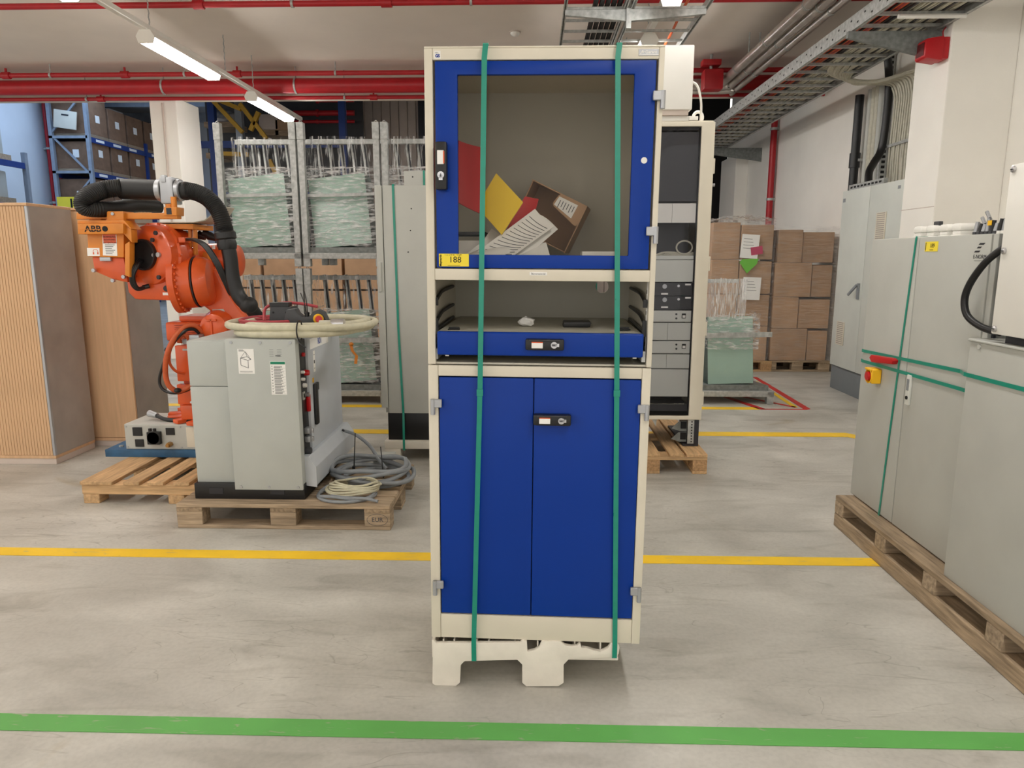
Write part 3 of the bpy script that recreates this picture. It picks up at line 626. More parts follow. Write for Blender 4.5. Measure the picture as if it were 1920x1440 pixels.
for px, lab in ((851, 'left black clip on the drawer edge'), (1170, 'right black clip on the drawer edge')):
    q = gz(px, 619, zs); c = thing('drawer_clip', lab, 'clip', (q.x, q.y, zs), group='black clips on the drawer')
    obj('plate', B(q.x - .02, q.x + .02, q.y - .01, q.y + .016, zs, zs + .004), 'black', c, bevel=.001, segs=1)
    obj('tab', B(q.x - .018, q.x + .018, q.y + .008, q.y + .015, zs + .004, zs + .009), 'black', c, smooth=False)

# ================================================================== WOODEN PALLETS
def euro_pallet(label, loc, rot=0.0, old=False, L=1.2, W=.8, cols=3, H=(.022, .1, .022, .022), eur=False):
    """long side along local x; origin at the middle of the footprint"""
    t = thing('wooden_pallet', label, 'pallet', loc, (0, 0, rot), local=True)
    wx, wy = ('oldwood_x', 'oldwood_y') if old else ('wood_x', 'wood_y')
    zr, zb, zs_, zt = H[0], H[0] + H[1], H[0] + H[1] + H[2], sum(H)
    for y, wd in ((-W / 2 + .05, .1), (0, .145), (W / 2 - .05, .1)):
        obj('runner', B(-L / 2, L / 2, y - wd / 2, y + wd / 2, 0, zr), wx, t, bevel=.003, segs=1)
        for k in range(cols):
            x = -L / 2 + .0725 + k * (L - .145) / (cols - 1)
            bl = obj('block', B(x - .0725, x + .0725, y - wd / 2, y + wd / 2, zr, zb), 'blockwood' if not old else wx, t, bevel=.003, segs=1)
            if eur and y < 0 and k == cols - 1:
                text('brand', 'EUR', .036, 'print', bl, (x, y - wd / 2 - .0004, (zr + zb) / 2)); mb = MB()
                mb.tube([(x + .058 * math.cos(a * math.pi / 8), y - wd / 2 - .0003, (zr + zb) / 2 + .034 * math.sin(a * math.pi / 8)) for a in range(16)], .0012, n=4, sub=2, closed=True)
                obj('brand_oval', mb, 'print', bl)
    for k in range(cols):
        x = -L / 2 + .0725 + k * (L - .145) / (cols - 1)
        obj('stringer', B(x - .0725, x + .0725, -W / 2, W / 2, zb, zs_), wy, t, bevel=.002, segs=1)
    for y, wd in ((-W / 2 + .0725, .145), (-.187, .1), (0, .145), (.187, .1), (W / 2 - .0725, .145)):
        obj('deck_board', B(-L / 2, L / 2, y - wd / 2, y + wd / 2, zs_, zt), wx, t, bevel=.003, segs=1)
    return t
EP = euro_pallet('worn wooden pallet under the grey control cabinet', (-1.385, 4.115, 0), 0, True, H=(.022, .078, .022, .022), eur=True)
rp = thing('wooden_pallet', 'light wooden pallet with wide gaps under the orange robot', 'pallet', (-2.17, 4.70, 0))
for y in (4.10, 4.65, 5.18):
    obj('bearer', B(-2.77, -1.60, y, y + .1, .058, .122), 'wood_x', rp, bevel=.003, segs=1)
    for x in (-2.765, -2.235, -1.70): obj('block', B(x, x + .1, y, y + (.1 if y > 4.2 else .1), 0, .058), 'wood_y', rp, bevel=.003, segs=1)
for x, wd in ((-2.77, .20), (-2.50, .10), (-2.35, .10), (-2.19, .10), (-2.04, .10), (-1.88, .10), (-1.74, .14)): obj('deck_board', B(x, x + wd, 4.085, 5.295, .122, .144), 'wood_y', rp, bevel=.003, segs=1)
KP = euro_pallet('light wooden pallet under the rack cabinet', (.82, 5.41, 0), R(90), False, H=(.022, .078, .022, .022))

# ================================================================== GREY CONTROL CABINET
ZT = .144
ct = thing('control_cabinet', 'grey robot control cabinet with black switch panel on the worn pallet', 'control cabinet', (-1.60, 4.25, ZT))
obj('base', B(-1.915, -1.285, 3.80, 4.66, ZT, .235), 'black', ct, bevel=.004)
for x0, x1 in ((-1.83, -1.75), (-1.48, -1.40)):
    obj('fork_slot', B(x0, x1, 3.797, 3.80, ZT + .03, ZT + .066), 'ral_dark', ct, smooth=False)
obj('body', B(-1.90, -1.34, 3.84, 4.66, .235, 1.045), 'ctlgrey', ct, bevel=.004)
obj('rear_cover', B(-1.905, -1.665, 3.825, 3.86, .235, .787), 'ctlgrey', ct, bevel=.003)
obj('rear_cover', B(-1.905, -1.665, 3.825, 3.86, .791, 1.04), 'ctlgrey', ct, bevel=.003)
sp = obj('side_panel', B(-1.675, -1.288, 3.785, 3.845, .205, 1.057), 'ctlgrey', ct, bevel=.003)
for x in (-1.64, -1.48, -1.315):
    for z in (1.04, .222): obj('screw', MB().cyl((x, 3.785, z), (x, 3.781, z), .008, n=10), 'alu', sp)
l1 = obj('lifting_label', B(-1.607, -1.518, 3.7835, 3.786, .868, 1.005), 'paper', sp, smooth=False)
mb = MB()
def seg(mb, a, b, w=.0022, y=3.783): mb.bar((a[0], y, a[1]), (b[0], y, b[1]), w, .0006, up=(0, 1, 0))
P0 = [(-1.592, .915), (-1.592, .955), (-1.555, .962), (-1.535, .948), (-1.552, .90), (-1.552, .942)]
for a, b in ((0, 1), (1, 2), (2, 3), (0, 4), (4, 5), (5, 1), (5, 3)): seg(mb, P0[a], P0[b])
for p in (P0[1], P0[2], P0[3]): seg(mb, p, (-1.565, .99), .0014)
for k in range(3): seg(mb, (-1.6, 1.0 - k * .004), (-1.575 + k * .004, 1.0 - k * .004), .0014)
for k in range(2): seg(mb, (-1.6, .882 - k * .005), (-1.53, .882 - k * .005), .0012)
obj('lifting_drawing', mb, 'print', l1, smooth=False)
l2 = obj('info_label', B(-1.432, -1.348, 3.7835, 3.786, .752, .938), 'paper', sp, smooth=False)
obj('info_header', B(-1.430, -1.350, 3.783, 3.7835, .921, .936), mat('labelgreen', (20, 128, 96), .6, var=0), l2, smooth=False)
mb = MB()
for k in range(10):
    z = .912 - k * .0158; mb.box(-1.426, -1.419, 3.7831, 3.7835, z - .003, z)
    for j in range(3): mb.box(-1.412, -1.412 + (.056, .05, .042)[j] * (.8 + .2 * ((k * 7 + j * 3) % 5) / 5), 3.7831, 3.7835, z - .0028 - j * .0042, z - .0008 - j * .0042)
    mb.box(-1.43, -1.35, 3.7831, 3.7835, z - .0125, z - .012)
obj('info_print', mb, 'print', l2, smooth=False)
mb = MB()
for k in range(4): mb.box(-1.432, -1.41, 3.7842, 3.785, 1.0 - k * .012, 1.0012 - k * .012); mb.box(-1.39, -1.365, 3.7842, 3.785, 1.0 - k * .012, 1.0012 - k * .012)
mb.box(-1.40, -1.372, 3.7842, 3.785, .966, .970); obj('type_print', mb, 'print', sp, smooth=False)
# right-hand face: black switch strip, door, sill
bs = obj('switch_panel', B(-1.345, -1.300, 3.845, 3.985, .33, 1.04), 'black', ct, bevel=.003)
X = -1.3
def knob(name, y, z, r, m, l=.02):
    return obj(name, MB().rings((X, y, z), (1, 0, 0), [(0, r), (l * .7, r), (l, r * .8)], 14), m, bs)
knob('red_lamp', 3.93, .955, .012, 'estop_red', .015)
e = knob('stop_button', 3.93, .852, .017, 'estop_red', .035); obj('stop_ring', MB().cyl((X, 3.93, .852), (X + .01, 3.93, .852), .022, n=16), 'darkgrey', e)
knob('white_button', 3.895, .86, .009, 'white'); knob('white_button', 3.895, .82, .009, 'white'); knob('white_button', 3.92, .78, .013, 'white')
obj('meter', B(X, X + .006, 3.895, 3.925, .70, .745), 'lightgrey', bs, smooth=False); obj('meter_face', B(X + .006, X + .007, 3.90, 3.92, .712, .735), 'ink', bs, smooth=False)
obj('key_switch', MB().cyl((X, 3.955, .72), (X + .02, 3.955, .72), .013, n=14), 'chrome', bs)
h = obj('main_switch', B(X, X + .02, 3.955, 3.978, .62, .72), 'estop_red', bs, bevel=.004)
for z in (.52, .47):
    c = obj('connector', B(X, X + .03, 3.895, 3.94, z - .017, z + .017), 'alu', bs, bevel=.003); obj('connector_latch', B(X + .02, X + .035, 3.94, 3.958, z - .022, z + .004), 'chrome', c, bevel=.002)
obj('cable_gland', MB().cyl((X, 3.91, .40), (X + .03, 3.91, .40), .02, n=12), 'darkgrey', bs)
obj('socket_cover', B(X, X + .015, 3.93, 3.975, .33, .352), 'lightgrey', bs, smooth=False)
dd = obj('door', B(-1.345, -1.287, 3.99, 4.66, .385, 1.045), 'ctldoor', ct, bevel=.006)
hd = obj('door_handle', B(-1.287, -1.268, 4.045, 4.095, .52, .765), 'black', dd, bevel=.008)
obj('handle_tab', B(-1.287, -1.272, 4.095, 4.125, .72, .765), 'darkgrey', hd, bevel=.003)
obj('warning_sticker', B(-1.2868, -1.2862, 4.045, 4.075, .772, .80), 'yellow', dd, smooth=False)
ins = obj('door_sticker', B(-1.2868, -1.2862, 4.08, 4.115, .83, .955), 'paper', dd, smooth=False)
obj('sticker_print', B(-1.2862, -1.2858, 4.09, 4.105, .88, .90).box(-1.2862, -1.2858, 4.088, 4.107, .85, .853).box(-1.2862, -1.2858, 4.088, 4.107, .93, .933), 'print', ins, smooth=False)
sg = obj('door_sign', B(-1.2868, -1.2862, 4.03, 4.40, .97, 1.03), 'paper', dd, smooth=False)
text('sign_print', 'R01', .05, 'blue', sg, (-1.2858, 4.22, 1.0), face='+x', bold=.001)
sl = obj('sill', MB().prism([(-1.345, .235), (-1.225, .215), (-1.225, .325), (-1.265, .385), (-1.345, .385)], 'y', 3.845, 4.70), 'ctldoor', ct, bevel=.004)
obj('sill_front', MB().prism([(-1.345, .225), (-1.225, .205), (-1.225, .325), (-1.265, .387), (-1.345, .387)], 'y', 3.84, 3.846), 'ctldoor', ct, smooth=False)
tc_ = thing('power_cable', 'short grey cable end poking out of the control cabinet sill', 'cable', (-1.15, 4.5, .33))
obj('jacket', MB().tube([(-1.23, 4.50, .37), (-1.15, 4.47, .35), (-1.05, 4.42, .29), (-.98, 4.35, .22), (-.92, 4.3, .175)], .011), 'cable_grey', tc_)
obj('cut_end', MB().cyl((-1.235, 4.5, .371), (-1.25, 4.505, .376), .008, n=8), 'ral_dark', tc_)

# coil of thick cream cable on top
def coil(name, label, cat, cx, cy, z0, rx, ry, r, m, turns, seed, sag=.0, spread=.02, lift=.02, extra=None, ties=()):
    random.seed(seed); t = thing(name, label, cat, (cx, cy, z0))
    for k in range(turns):
        ph = random.random() * .4; sx = rx * (1 - random.random() * spread * 4); sy = ry * (1 - random.random() * spread * 4)
        ox = (random.random() - .5) * spread; oy = (random.random() - .5) * spread; zz = z0 + r + k * lift
        pts = [(cx + ox + sx * math.cos(a * math.pi / 8 + ph), cy + oy + sy * math.sin(a * math.pi / 8 + ph), zz + .012 * math.sin(a * 1.1 + k * 2) * (1 if k else 0) - sag * max(0, math.cos(a * math.pi / 8 + ph)) ** 2) for a in range(16)]
        obj('loop', MB().tube(pts, r, n=10, sub=4, closed=True), m, t)
    for a in ties:
        p = Vector((cx + rx * math.cos(a) * .97, cy + ry * math.sin(a) * .97, z0 + (turns * lift) / 2 + r * .4)); d = Vector((math.cos(a), math.sin(a), 0)); hh = turns * lift / 2 + r * 1.6
        mb = MB().tube([p + d * (.045 * math.cos(q * math.pi / 4)) + Vector((0, 0, hh * math.sin(q * math.pi / 4))) for q in range(8)], .004, n=5, sub=3, closed=True)
        obj('cable_tie', mb, 'black', t)
    return t
zc = 1.06
cc = thing('cable_coil', 'coil of thick cream cable on top of the control cabinet', 'cable', (-1.4, 4.12, zc))
def oval(x0, x1, y0, y1, za, zb, ph=0):
    return [((x0 + x1) / 2 + (x1 - x0) / 2 * math.copysign(abs(math.cos(a)) ** .8, math.cos(a)), (y0 + y1) / 2 + (y1 - y0) / 2 * math.copysign(abs(math.sin(a)) ** .8, math.sin(a)), za + (zb - za) * (.5 + .5 * math.cos(a))) for a in [k * math.pi / 8 + ph for k in range(16)]]
for k, (x0, x1, y0, y1, za, zb) in enumerate(((-1.70, -1.02, 3.80, 4.44, 1.078, 1.085), (-1.765, -.945, 3.81, 4.50, 1.117, 1.112), (-1.73, -.975, 3.87, 4.52, 1.080, 1.09), (-1.69, -1.0, 3.90, 4.50, 1.115, 1.12))):
    obj('loop', MB().tube(oval(x0, x1, y0, y1, za, zb, k * .2), .020, n=12, sub=5, closed=True), 'cable_cream', cc)
obj('cable_tie', MB().tube([(-1.275, 3.83 + .05 * math.cos(a), 1.10 + .055 * math.sin(a)) for a in [q * math.pi / 4 for q in range(8)]], .0042, n=5, sub=3, closed=True).tube([(-1.275, 3.79, 1.07), (-1.262, 3.775, 1.04), (-1.225, 3.77, 1.015)], .0035, n=5), 'black', cc)
pg = obj('plug', MB().cyl((-1.20, 3.955, 1.125), (-1.13, 3.955, 1.125), .022, n=16), 'cable_lite', cc)
obj('plug_collar', MB().cyl((-1.13, 3.955, 1.125), (-1.06, 3.955, 1.127), .029, n=18), 'chrome', pg)
rc = thing('red_cable', 'thin red cable coiled on the cream cable', 'cable', (-1.5, 4.1, 1.18))
for k in range(2): obj('loop', MB().tube(oval(-1.70 - .01 * k, -1.38, 3.965, 4.3 + .05 * k, 1.125 + .012 * k, 1.120 + .012 * k), .009, n=8, sub=4, closed=True), 'cable_red', rc)
obj('tail', MB().tube([(-1.30, 4.26, 1.20), (-1.40, 4.25, 1.22), (-1.50, 4.22, 1.225), (-1.585, 4.18, 1.20), (-1.57, 4.1, 1.13)], .009, n=8), 'cable_red', rc)
# teach pendant and its holder
pd = thing('teach_pendant', 'dark grey hand-held robot pendant with emergency stop on the coil', 'pendant', (-1.22, 4.25, 1.19))
prof = [at(p[0], p[1], 4.06) for p in ((533, 610), (540, 580), (556, 578), (560, 586), (570, 594), (582, 593), (590, 583), (598, 580), (608, 585), (615, 600), (612, 612), (572, 613))]
obj('body', MB().prism([(p.x, p.z) for p in prof], 'y', 4.03, 4.10), 'darkgrey', pd, bevel=.006)
q = at(597, 598, 4.03); sb = obj('stop_base', MB().cyl((q.x, 4.03, q.z), (q.x + .012, 3.995, q.z + .002), .030, .026, n=18), 'yellow', pd)
obj('stop_button', MB().cyl((q.x + .012, 3.995, q.z + .002), (q.x + .022, 3.965, q.z + .004), .020, .018, n=16), 'estop_red', sb)
q = at(576, 592, 4.06); obj('joystick', MB().cyl((q.x, 4.06, q.z - .01), (q.x, 4.06, q.z + .02), .014, n=12), 'black', pd)
obj('cable_tie_tail', MB().tube([(q.x, 4.06, q.z), (q.x - .012, 4.06, q.z + .07), (q.x - .035, 4.07, q.z + .13)], .003, n=5), 'black', pd)
obj('cable_tie_tail', MB().tube([(q.x + .004, 4.06, q.z), (q.x + .0, 4.06, q.z + .08), (q.x - .012, 4.07, q.z + .14)], .003, n=5), 'black', pd)
ph_ = thing('pendant_holder', 'bent dark steel holder plate beside the pendant', 'holder', (-1.42, 4.2, 1.19))
pr_ = [at(p[0], p[1], 4.15) for p in ((494, 612), (507, 606), (509, 575), (545, 575), (548, 590), (543, 614))]
pt = obj('plate', MB().prism([(p.x, p.z) for p in pr_], 'y', 4.13, 4.137), 'darkgrey', ph_, bevel=.001, segs=1)
a, b = at(507, 567, 4.15), at(543, 566, 4.15)
obj('top_flange', MB().box(a.x, b.x, 4.13, 4.19, pr_[2].z, a.z), 'black', ph_, bevel=.002, segs=1)
a = at(545, 575, 4.15); obj('side_flange', B(a.x, a.x + .006, 4.13, 4.26, 1.18, a.z), 'darkgrey', ph_, smooth=False)
for px in (512.5, 536.5): q = at(px, 586, 4.13); obj('hole', MB().cyl((q.x, 4.1285, q.z), (q.x, 4.131, q.z), .006, n=10), 'ink', pt)
# coils lying on the pallet
coil('cable_coil', 'large coil of grey cable on the worn pallet corner', 'cable', -.985, 4.17, .144, .235, .23, .0135, 'cable_grey', 5, 5, spread=.05, lift=.022)
g = coil('cable_coil', 'mixed coil of cream and grey thin cables on the pallet front', 'cable', -1.07, 3.885, .144, .185, .135, .0095, 'cable_grey', 2, 8, spread=.03, lift=.012)
random.seed(4)
for k in range(6):
    sx = .15 - .014 * random.random() * k; pts = [(-1.04 + .01 * k * .5 + sx * math.cos(a * math.pi / 8), 3.90 + (.105 - .008 * k) * math.sin(a * math.pi / 8), .175 + .009 * k + .006 * math.sin(a + k)) for a in range(16)]
    obj('cream_loop', MB().tube(pts, .0065, n=7, sub=3, closed=True), 'cable_cream', g)
obj('grey_tail', MB().tube([(-1.13, 3.78, .175), (-1.03, 3.765, .17), (-.93, 3.765, .166), (-.86, 3.755, .155)], .0095, n=8), 'cable_grey', g)
for p0, p1 in (((-1.115, 4.24, .18), (-1.10, 4.25, .42)), ((-.90, 4.1, .18), (-.915, 4.12, .37))):
    t = thing('cable_tie', 'upright black cable tie end on the grey coil, ' + ('taller left one' if p0[0] < -1 else 'shorter right one'), 'cable tie', p0, group='cable ties on the grey coil')
    obj('tail', MB().bar(p0, p1, .006, .003), 'black', t, smooth=False); obj('head', B(p0[0] - .008, p0[0] + .008, p0[1] - .008, p0[1] + .008, .19, .21), 'black', t, smooth=False)
t = thing('junction_box', 'small grey junction box behind the cable coil', 'box', (-.96, 4.44, .144))
obj('body', B(-1.03, -.90, 4.40, 4.49, .144, .215), 'lightgrey', t, bevel=.005); obj('lid', B(-1.035, -.895, 4.395, 4.495, .215, .235), 'lightgrey', t, bevel=.004)

# ================================================================== ROLLER-SHUTTER CUPBOARDS
def cupboard(label, x0, x1, y0, y1, tambour):
    t = thing('roller_cupboard', label, 'cupboard', ((x0 + x1) / 2, (y0 + y1) / 2, 0), group='beech office cupboards')
    obj('plinth', B(x0 + .004, x1 - .004, y0 + .006, y1, 0, .045), 'cladding', t, bevel=.002, segs=1)
    obj('floor_board', B(x0, x1, y0, y1, .045, .068), 'beech', t, bevel=.002, segs=1)
    obj('top_board', B(x0 - .002, x1 + .002, y0 - .004, y1, 1.842, 1.862), 'beech', t, bevel=.002, segs=1)
    obj('side_panel', B(x1 - .02, x1, y0 + .02, y1, .068, 1.842), 'laminate', t, smooth=False); obj('side_panel', B(x0, x0 + .02, y0 + .02, y1, .068, 1.842), 'laminate', t, smooth=False)
    obj('back_panel', B(x0 + .02, x1 - .02, y1 - .01, y1, .068, 1.842), 'laminate', t, smooth=False)
    if tambour:
        obj('edge_profile', B(x1 - .02, x1 + .001, y0, y0 + .021, .068, 1.842), 'alu', t, bevel=.003, segs=1)
        me = mesh_of('slat', MB().prism([(-.0105, .006), (-.0085, 0), (.0085, 0), (.0105, .006), (.0105, .012), (-.0105, .012)], 'z', 0, 1.77), smooth=False); me.materials.append(MATS['beech'])
        x = x1 - .032
        while x > x0 + .03: put(me, 'slat', t, (x, y0 + .003, .07)); x -= .0215
    else:
        obj('door', B(x0 + .02, x1 - .002, y0, y0 + .018, .072, 1.838), 'beech', t, bevel=.002, segs=1)
cupboard('tall beech roller-shutter cupboard at the left edge', -4.68, -3.475, 4.90, 5.37, True)
cupboard('tall beech cupboard with plain door behind the robot arm', -4.05, -3.15, 5.42, 5.92, False)

# ================================================================== TALL GREY CABINET ON WHITE PALLET (left of the blue cabinet)
gc = thing('tall_grey_cabinet', 'tall light grey steel cabinet with black plinth behind the blue cabinet', 'cabinet', (-.78, 5.4, .15))
obj('plinth', B(-1.075, -.48, 5.12, 5.6, .15, .355), 'black', gc, bevel=.004)
obj('body', B(-1.09, -.46, 5.13, 5.62, .355, 1.985), 'lightgrey', gc, bevel=.004)
obj('door', B(-1.062, -.46, 5.105, 5.128, .357, 1.99), 'lightgrey', gc, bevel=.004)
ds = obj('door_strip', B(-1.115, -1.066, 5.095, 5.13, .40, 1.99), 'lightgrey', gc, bevel=.006)
obj('swing_handle', B(-1.105, -1.082, 5.078, 5.096, 1.25, 1.46), 'lightgrey', ds, bevel=.006)
for x, z in ((-.86, 1.83), (-.87, 1.68), (-.89, 1.53)): obj('plug', MB().cyl((x, 5.105, z), (x, 5.1035, z), .005, n=8), 'ink', gc)
gp = thing('plastic_pallet', 'white plastic pallet under the tall grey cabinet', 'pallet', (-.78, 5.4, 0))
obj('deck', B(-1.10, -.40, 5.08, 5.66, .09, .15), 'pallet_plastic', gp, bevel=.006)
for x0 in (-1.10, -.52):
    for y0 in (5.08, 5.54): obj('foot', B(x0, x0 + .12, y0, y0 + .12, 0, .09), 'pallet_plastic', gp, bevel=.006)
def vstrap(label, pts, wd=.016, wdir=(1, 0, 0), grp=None):
    t = thing('strap', label, 'strap', pts[0], group=grp); obj('band', MB().ribbon(pts, wdir, wd, .0012), 'strap', t, smooth=False); return t
vstrap('green strap down the tall grey cabinet', [(-.985, 5.6, 1.997), (-.985, 5.11, 1.997), (-.985, 5.1, 1.985), (-.975, 5.099, 1.0), (-.955, 5.099, .36), (-.953, 5.076, .14), (-.953, 5.076, .082), (-.953, 5.2, .082)])
sb_ = thing('tall_grey_cabinet', 'taller grey cabinet end standing behind the grey cabinet', 'cabinet', (-.7, 6.0, 0))
obj('body', B(-1.03, -.35, 5.80, 6.3, .1, 2.165), 'lightgrey', sb_, bevel=.004); obj('plinth', B(-1.01, -.37, 5.82, 6.28, 0, .1), 'black', sb_, bevel=.003)
obj('plug', MB().cyl((-.96, 5.8, 2.12), (-.96, 5.798, 2.12), .006, n=8), 'ink', sb_)
vstrap('short green strap on the taller grey cabinet behind', [(-.87, 6.2, 2.168), (-.87, 5.797, 2.168), (-.87, 5.796, 2.0), (-.87, 5.796, .2)])

# ================================================================== ORANGE ROBOT
pb = thing('steel_base_plate', 'blue painted steel plate under the robot', 'plate', (-2.4, 4.9, .144))
q = gz(220, 846, .146)
obj('plate', MB().prism([(-2.93, 4.62), (-1.93, 4.62), (-1.93, 5.28), (-2.93, 5.28)], 'z', .1445, .196), 'plateblue', pb, bevel=.004)
for x, y in ((-2.86, 4.70), (-2.0, 4.70), (-2.86, 5.2)): obj('bolt', MB().cyl((x, y, .196), (x, y, .206), .016, n=6), 'galv', pb)
cx_ = thing('connector_box', 'flat grey connector box with black sockets below the robot', 'box', (-2.5, 4.85, .196))
obj('body', B(-2.79, -2.06, 4.64, 5.0, .1965, .372), 'lightgrey', cx_, bevel=.003)
fp = obj('front_plate', B(-2.785, -2.07, 4.636, 4.641, .202, .366), 'lightgrey', cx_, smooth=False)
obj('blank_cover', B(-2.36, -2.09, 4.631, 4.636, .215, .355), 'cream', fp, bevel=.004)
def sock(x0, x1, z0, z1, name='socket'): return obj(name, B(x0, x1, 4.629, 4.636, z0, z1), 'black', fp, bevel=.002, segs=1)
sock(-2.73, -2.665, .292, .352); sock(-2.72, -2.66, .215, .268)
sk = obj('round_socket', MB().cyl((-2.575, 4.636, .285), (-2.575, 4.60, .285), .042, n=18).box(-2.617, -2.533, 4.60, 4.636, .24, .325), 'black', fp)
obj('socket_clip', MB().cyl((-2.59, 4.60, .335), (-2.59, 4.60, .352), .012, n=10).cyl((-2.56, 4.60, .335), (-2.56, 4.60, .352), .012, n=10), 'black', sk)
sock(-2.50, -2.44, .30, .35); obj('air_fitting', MB().cyl((-2.475, 4.636, .236), (-2.475, 4.60, .236), .018, n=6).cyl((-2.475, 4.60, .236), (-2.475, 4.585, .236), .012, n=12), mat('brass', (176, 136, 80), .35, metal=.8), fp)
for x in (-2.775, -2.40):
    for z in (.212, .356): obj('screw', MB().cyl((x, 4.636, z), (x, 4.632, z), .006, n=8), 'alu', fp)
pc = thing('base_cable', 'black cable with metal plug lying on the connector box', 'cable', (-2.4, 4.7, .372))
obj('jacket', MB().tube([(-2.62, 4.76, .405), (-2.55, 4.73, .388), (-2.42, 4.70, .384), (-2.25, 4.69, .386), (-2.05, 4.72, .39)], .014), 'black', pc)
obj('plug', MB().cyl((-2.69, 4.79, .415), (-2.62, 4.76, .405), .024, .018, n=12), 'alu', pc)

rb = thing('industrial_robot', 'orange six-axis industrial robot arm with black hoses', 'robot', (-2.25, 4.95, .196))
# pedestal
obj('foot_flange', MB().cyl((-2.2, 5.0, .372), (-2.2, 5.0, .43), .31, n=28), 'orange', rb, bevel=.006)
for a in (150, 170, 195, 215, 235, 255): obj('foot_lug', MB().prism([(.22, -.05), (.40, -.032), (.40, .032), (.22, .05)], 'z', .372, .40).__class__().add([(Matrix.Translation((-2.2, 5.0, 0)) @ Matrix.Rotation(R(a), 4, 'Z') @ Vector((x, y, z))) for z in (.3735, .40) for x, y in ((.22, -.05), (.42, -.032), (.42, .032), (.22, .05))], [(3, 2, 1, 0), (4, 5, 6, 7), (0, 1, 5, 4), (1, 2, 6, 5), (2, 3, 7, 6), (3, 0, 4, 7)]), 'orange', rb, bevel=.004)
obj('pedestal', MB().prism([(-2.445, .43), (-1.96, .43), (-1.98, .60), (-1.97, .90), (-2.43, .90), (-2.43, .72), (-2.405, .70), (-2.405, .62), (-2.445, .60)], 'y', 4.74, 5.2), 'orange', rb, bevel=.012)
obj('pedestal_cover', B(-2.425, -2.24, 4.70, 4.745, .66, .905), 'orange', rb, bevel=.008)
obj('pedestal_lower_cover', B(-2.43, -2.16, 4.69, 4.745, .50, .64), 'orange', rb, bevel=.008)
obj('foot_block', B(-2.40, -2.2, 4.66, 4.75, .40, .50), 'orange', rb, bevel=.01)
obj('type_sticker', B(-2.37, -2.31, 4.697, 4.70, .872, .885), 'lightgrey', rb, smooth=False)
for x in (-2.33, -2.30): obj('nipple', MB().cyl((x, 4.69, .52), (x, 4.675, .52), .008, n=8), 'chrome', rb)
# turning column with axis motors
mt = obj('axis_motor', B(-2.50, -2.17, 4.74, 5.05, .93, 1.06), 'orange', rb, bevel=.02, segs=3)
for k in range(9): obj('motor_fin', B(-2.43 + .0, -2.22, 4.722, 4.742, .945 + k * .0125, .951 + k * .0125), 'orange', mt, smooth=False)
obj('motor_cap', B(-2.42, -2.14, 4.78, 5.0, 1.06, 1.10), 'orange', rb, bevel=.012)
obj('turntable', MB().rings((-2.12, 5.0, .90), (0, 0, 1), [(0, .25), (.03, .27), (.10, .27), (.14, .22)], 32), 'orange', rb)
sh = obj('shoulder', MB().rings((-2.14, 4.66, 1.03), (0, 1, 0), [(0, .05), (.02, .09), (.10, .115), (.20, .13), (.45, .13)], 32), 'orange', rb)
obj('shoulder_rib', B(-2.147, -2.135, 4.65, 4.70, .96, 1.09).box(-2.175, -2.105, 4.65, 4.70, 1.075, 1.09), 'orange', sh, bevel=.003, segs=1)
obj('motor_plug', B(-2.33, -2.18, 4.62, 4.72, .925, .96), 'alu', rb, bevel=.004)
# lower arm: shoulder up to elbow
arm = [at(p[0], p[1], 4.78) for p in ((380, 500), (408, 505), (424, 535), (446, 570), (470, 600), (474, 628), (432, 632), (412, 600), (398, 585), (376, 568))]
la = obj('lower_arm', MB().prism([(p.x, p.z) for p in arm], 'y', 4.76, 5.02), 'orange', rb, bevel=.025, segs=3)
obj('arm_sticker', MB().prism([(p.x, p.z) for p in (at(398, 580, 4.76), at(419, 579, 4.76), at(422, 584, 4.76), at(413, 585, 4.76), at(415, 595, 4.76), at(408, 595, 4.76))], 'y', 4.756, 4.76), 'lightgrey', la, smooth=False)
# elbow barrel, axis mostly sideways
ax_d = Vector((1.0, .18, .06)).normalized(); e0 = at(337, 531, 4.72)
el = obj('elbow_flange', MB().rings(e0 - ax_d * .035, ax_d, [(0, .17), (.012, .198), (.05, .198), (.06, .18)], 40), 'orange', rb)
brl = obj('elbow_barrel', MB().rings(e0 + ax_d * .02, ax_d, [(0, .172), (.085, .168), (.09, .156), (.10, .156), (.105, .166), (.155, .16), (.185, .145), (.20, .10)], 40), 'orange', rb)
u = ax_d.orthogonal().normalized(); v = ax_d.cross(u)
bm_ = mesh_of('flange_bolt', MB().cyl((0, 0, 0), (0, 0, .012), .009, n=6)); bm_.materials.append(MATS['orange'])
bx_rot = ax_d.to_track_quat('Z', 'Y').to_euler()
for k in range(28):
    a = 2 * math.pi * k / 28; w_ = u * math.cos(a) + v * math.sin(a)
    put(bm_, 'flange_bolt', el, e0 + ax_d * .022 + w_ * .186, bx_rot); put(bm_, 'flange_bolt', brl, e0 + ax_d * .165 + w_ * .150, bx_rot)
obj('seal_ring', MB().rings(e0 + ax_d * .108, ax_d, [(0, .154), (.004, .170), (.009, .170), (.013, .154)], 40), 'ral_dark', brl)
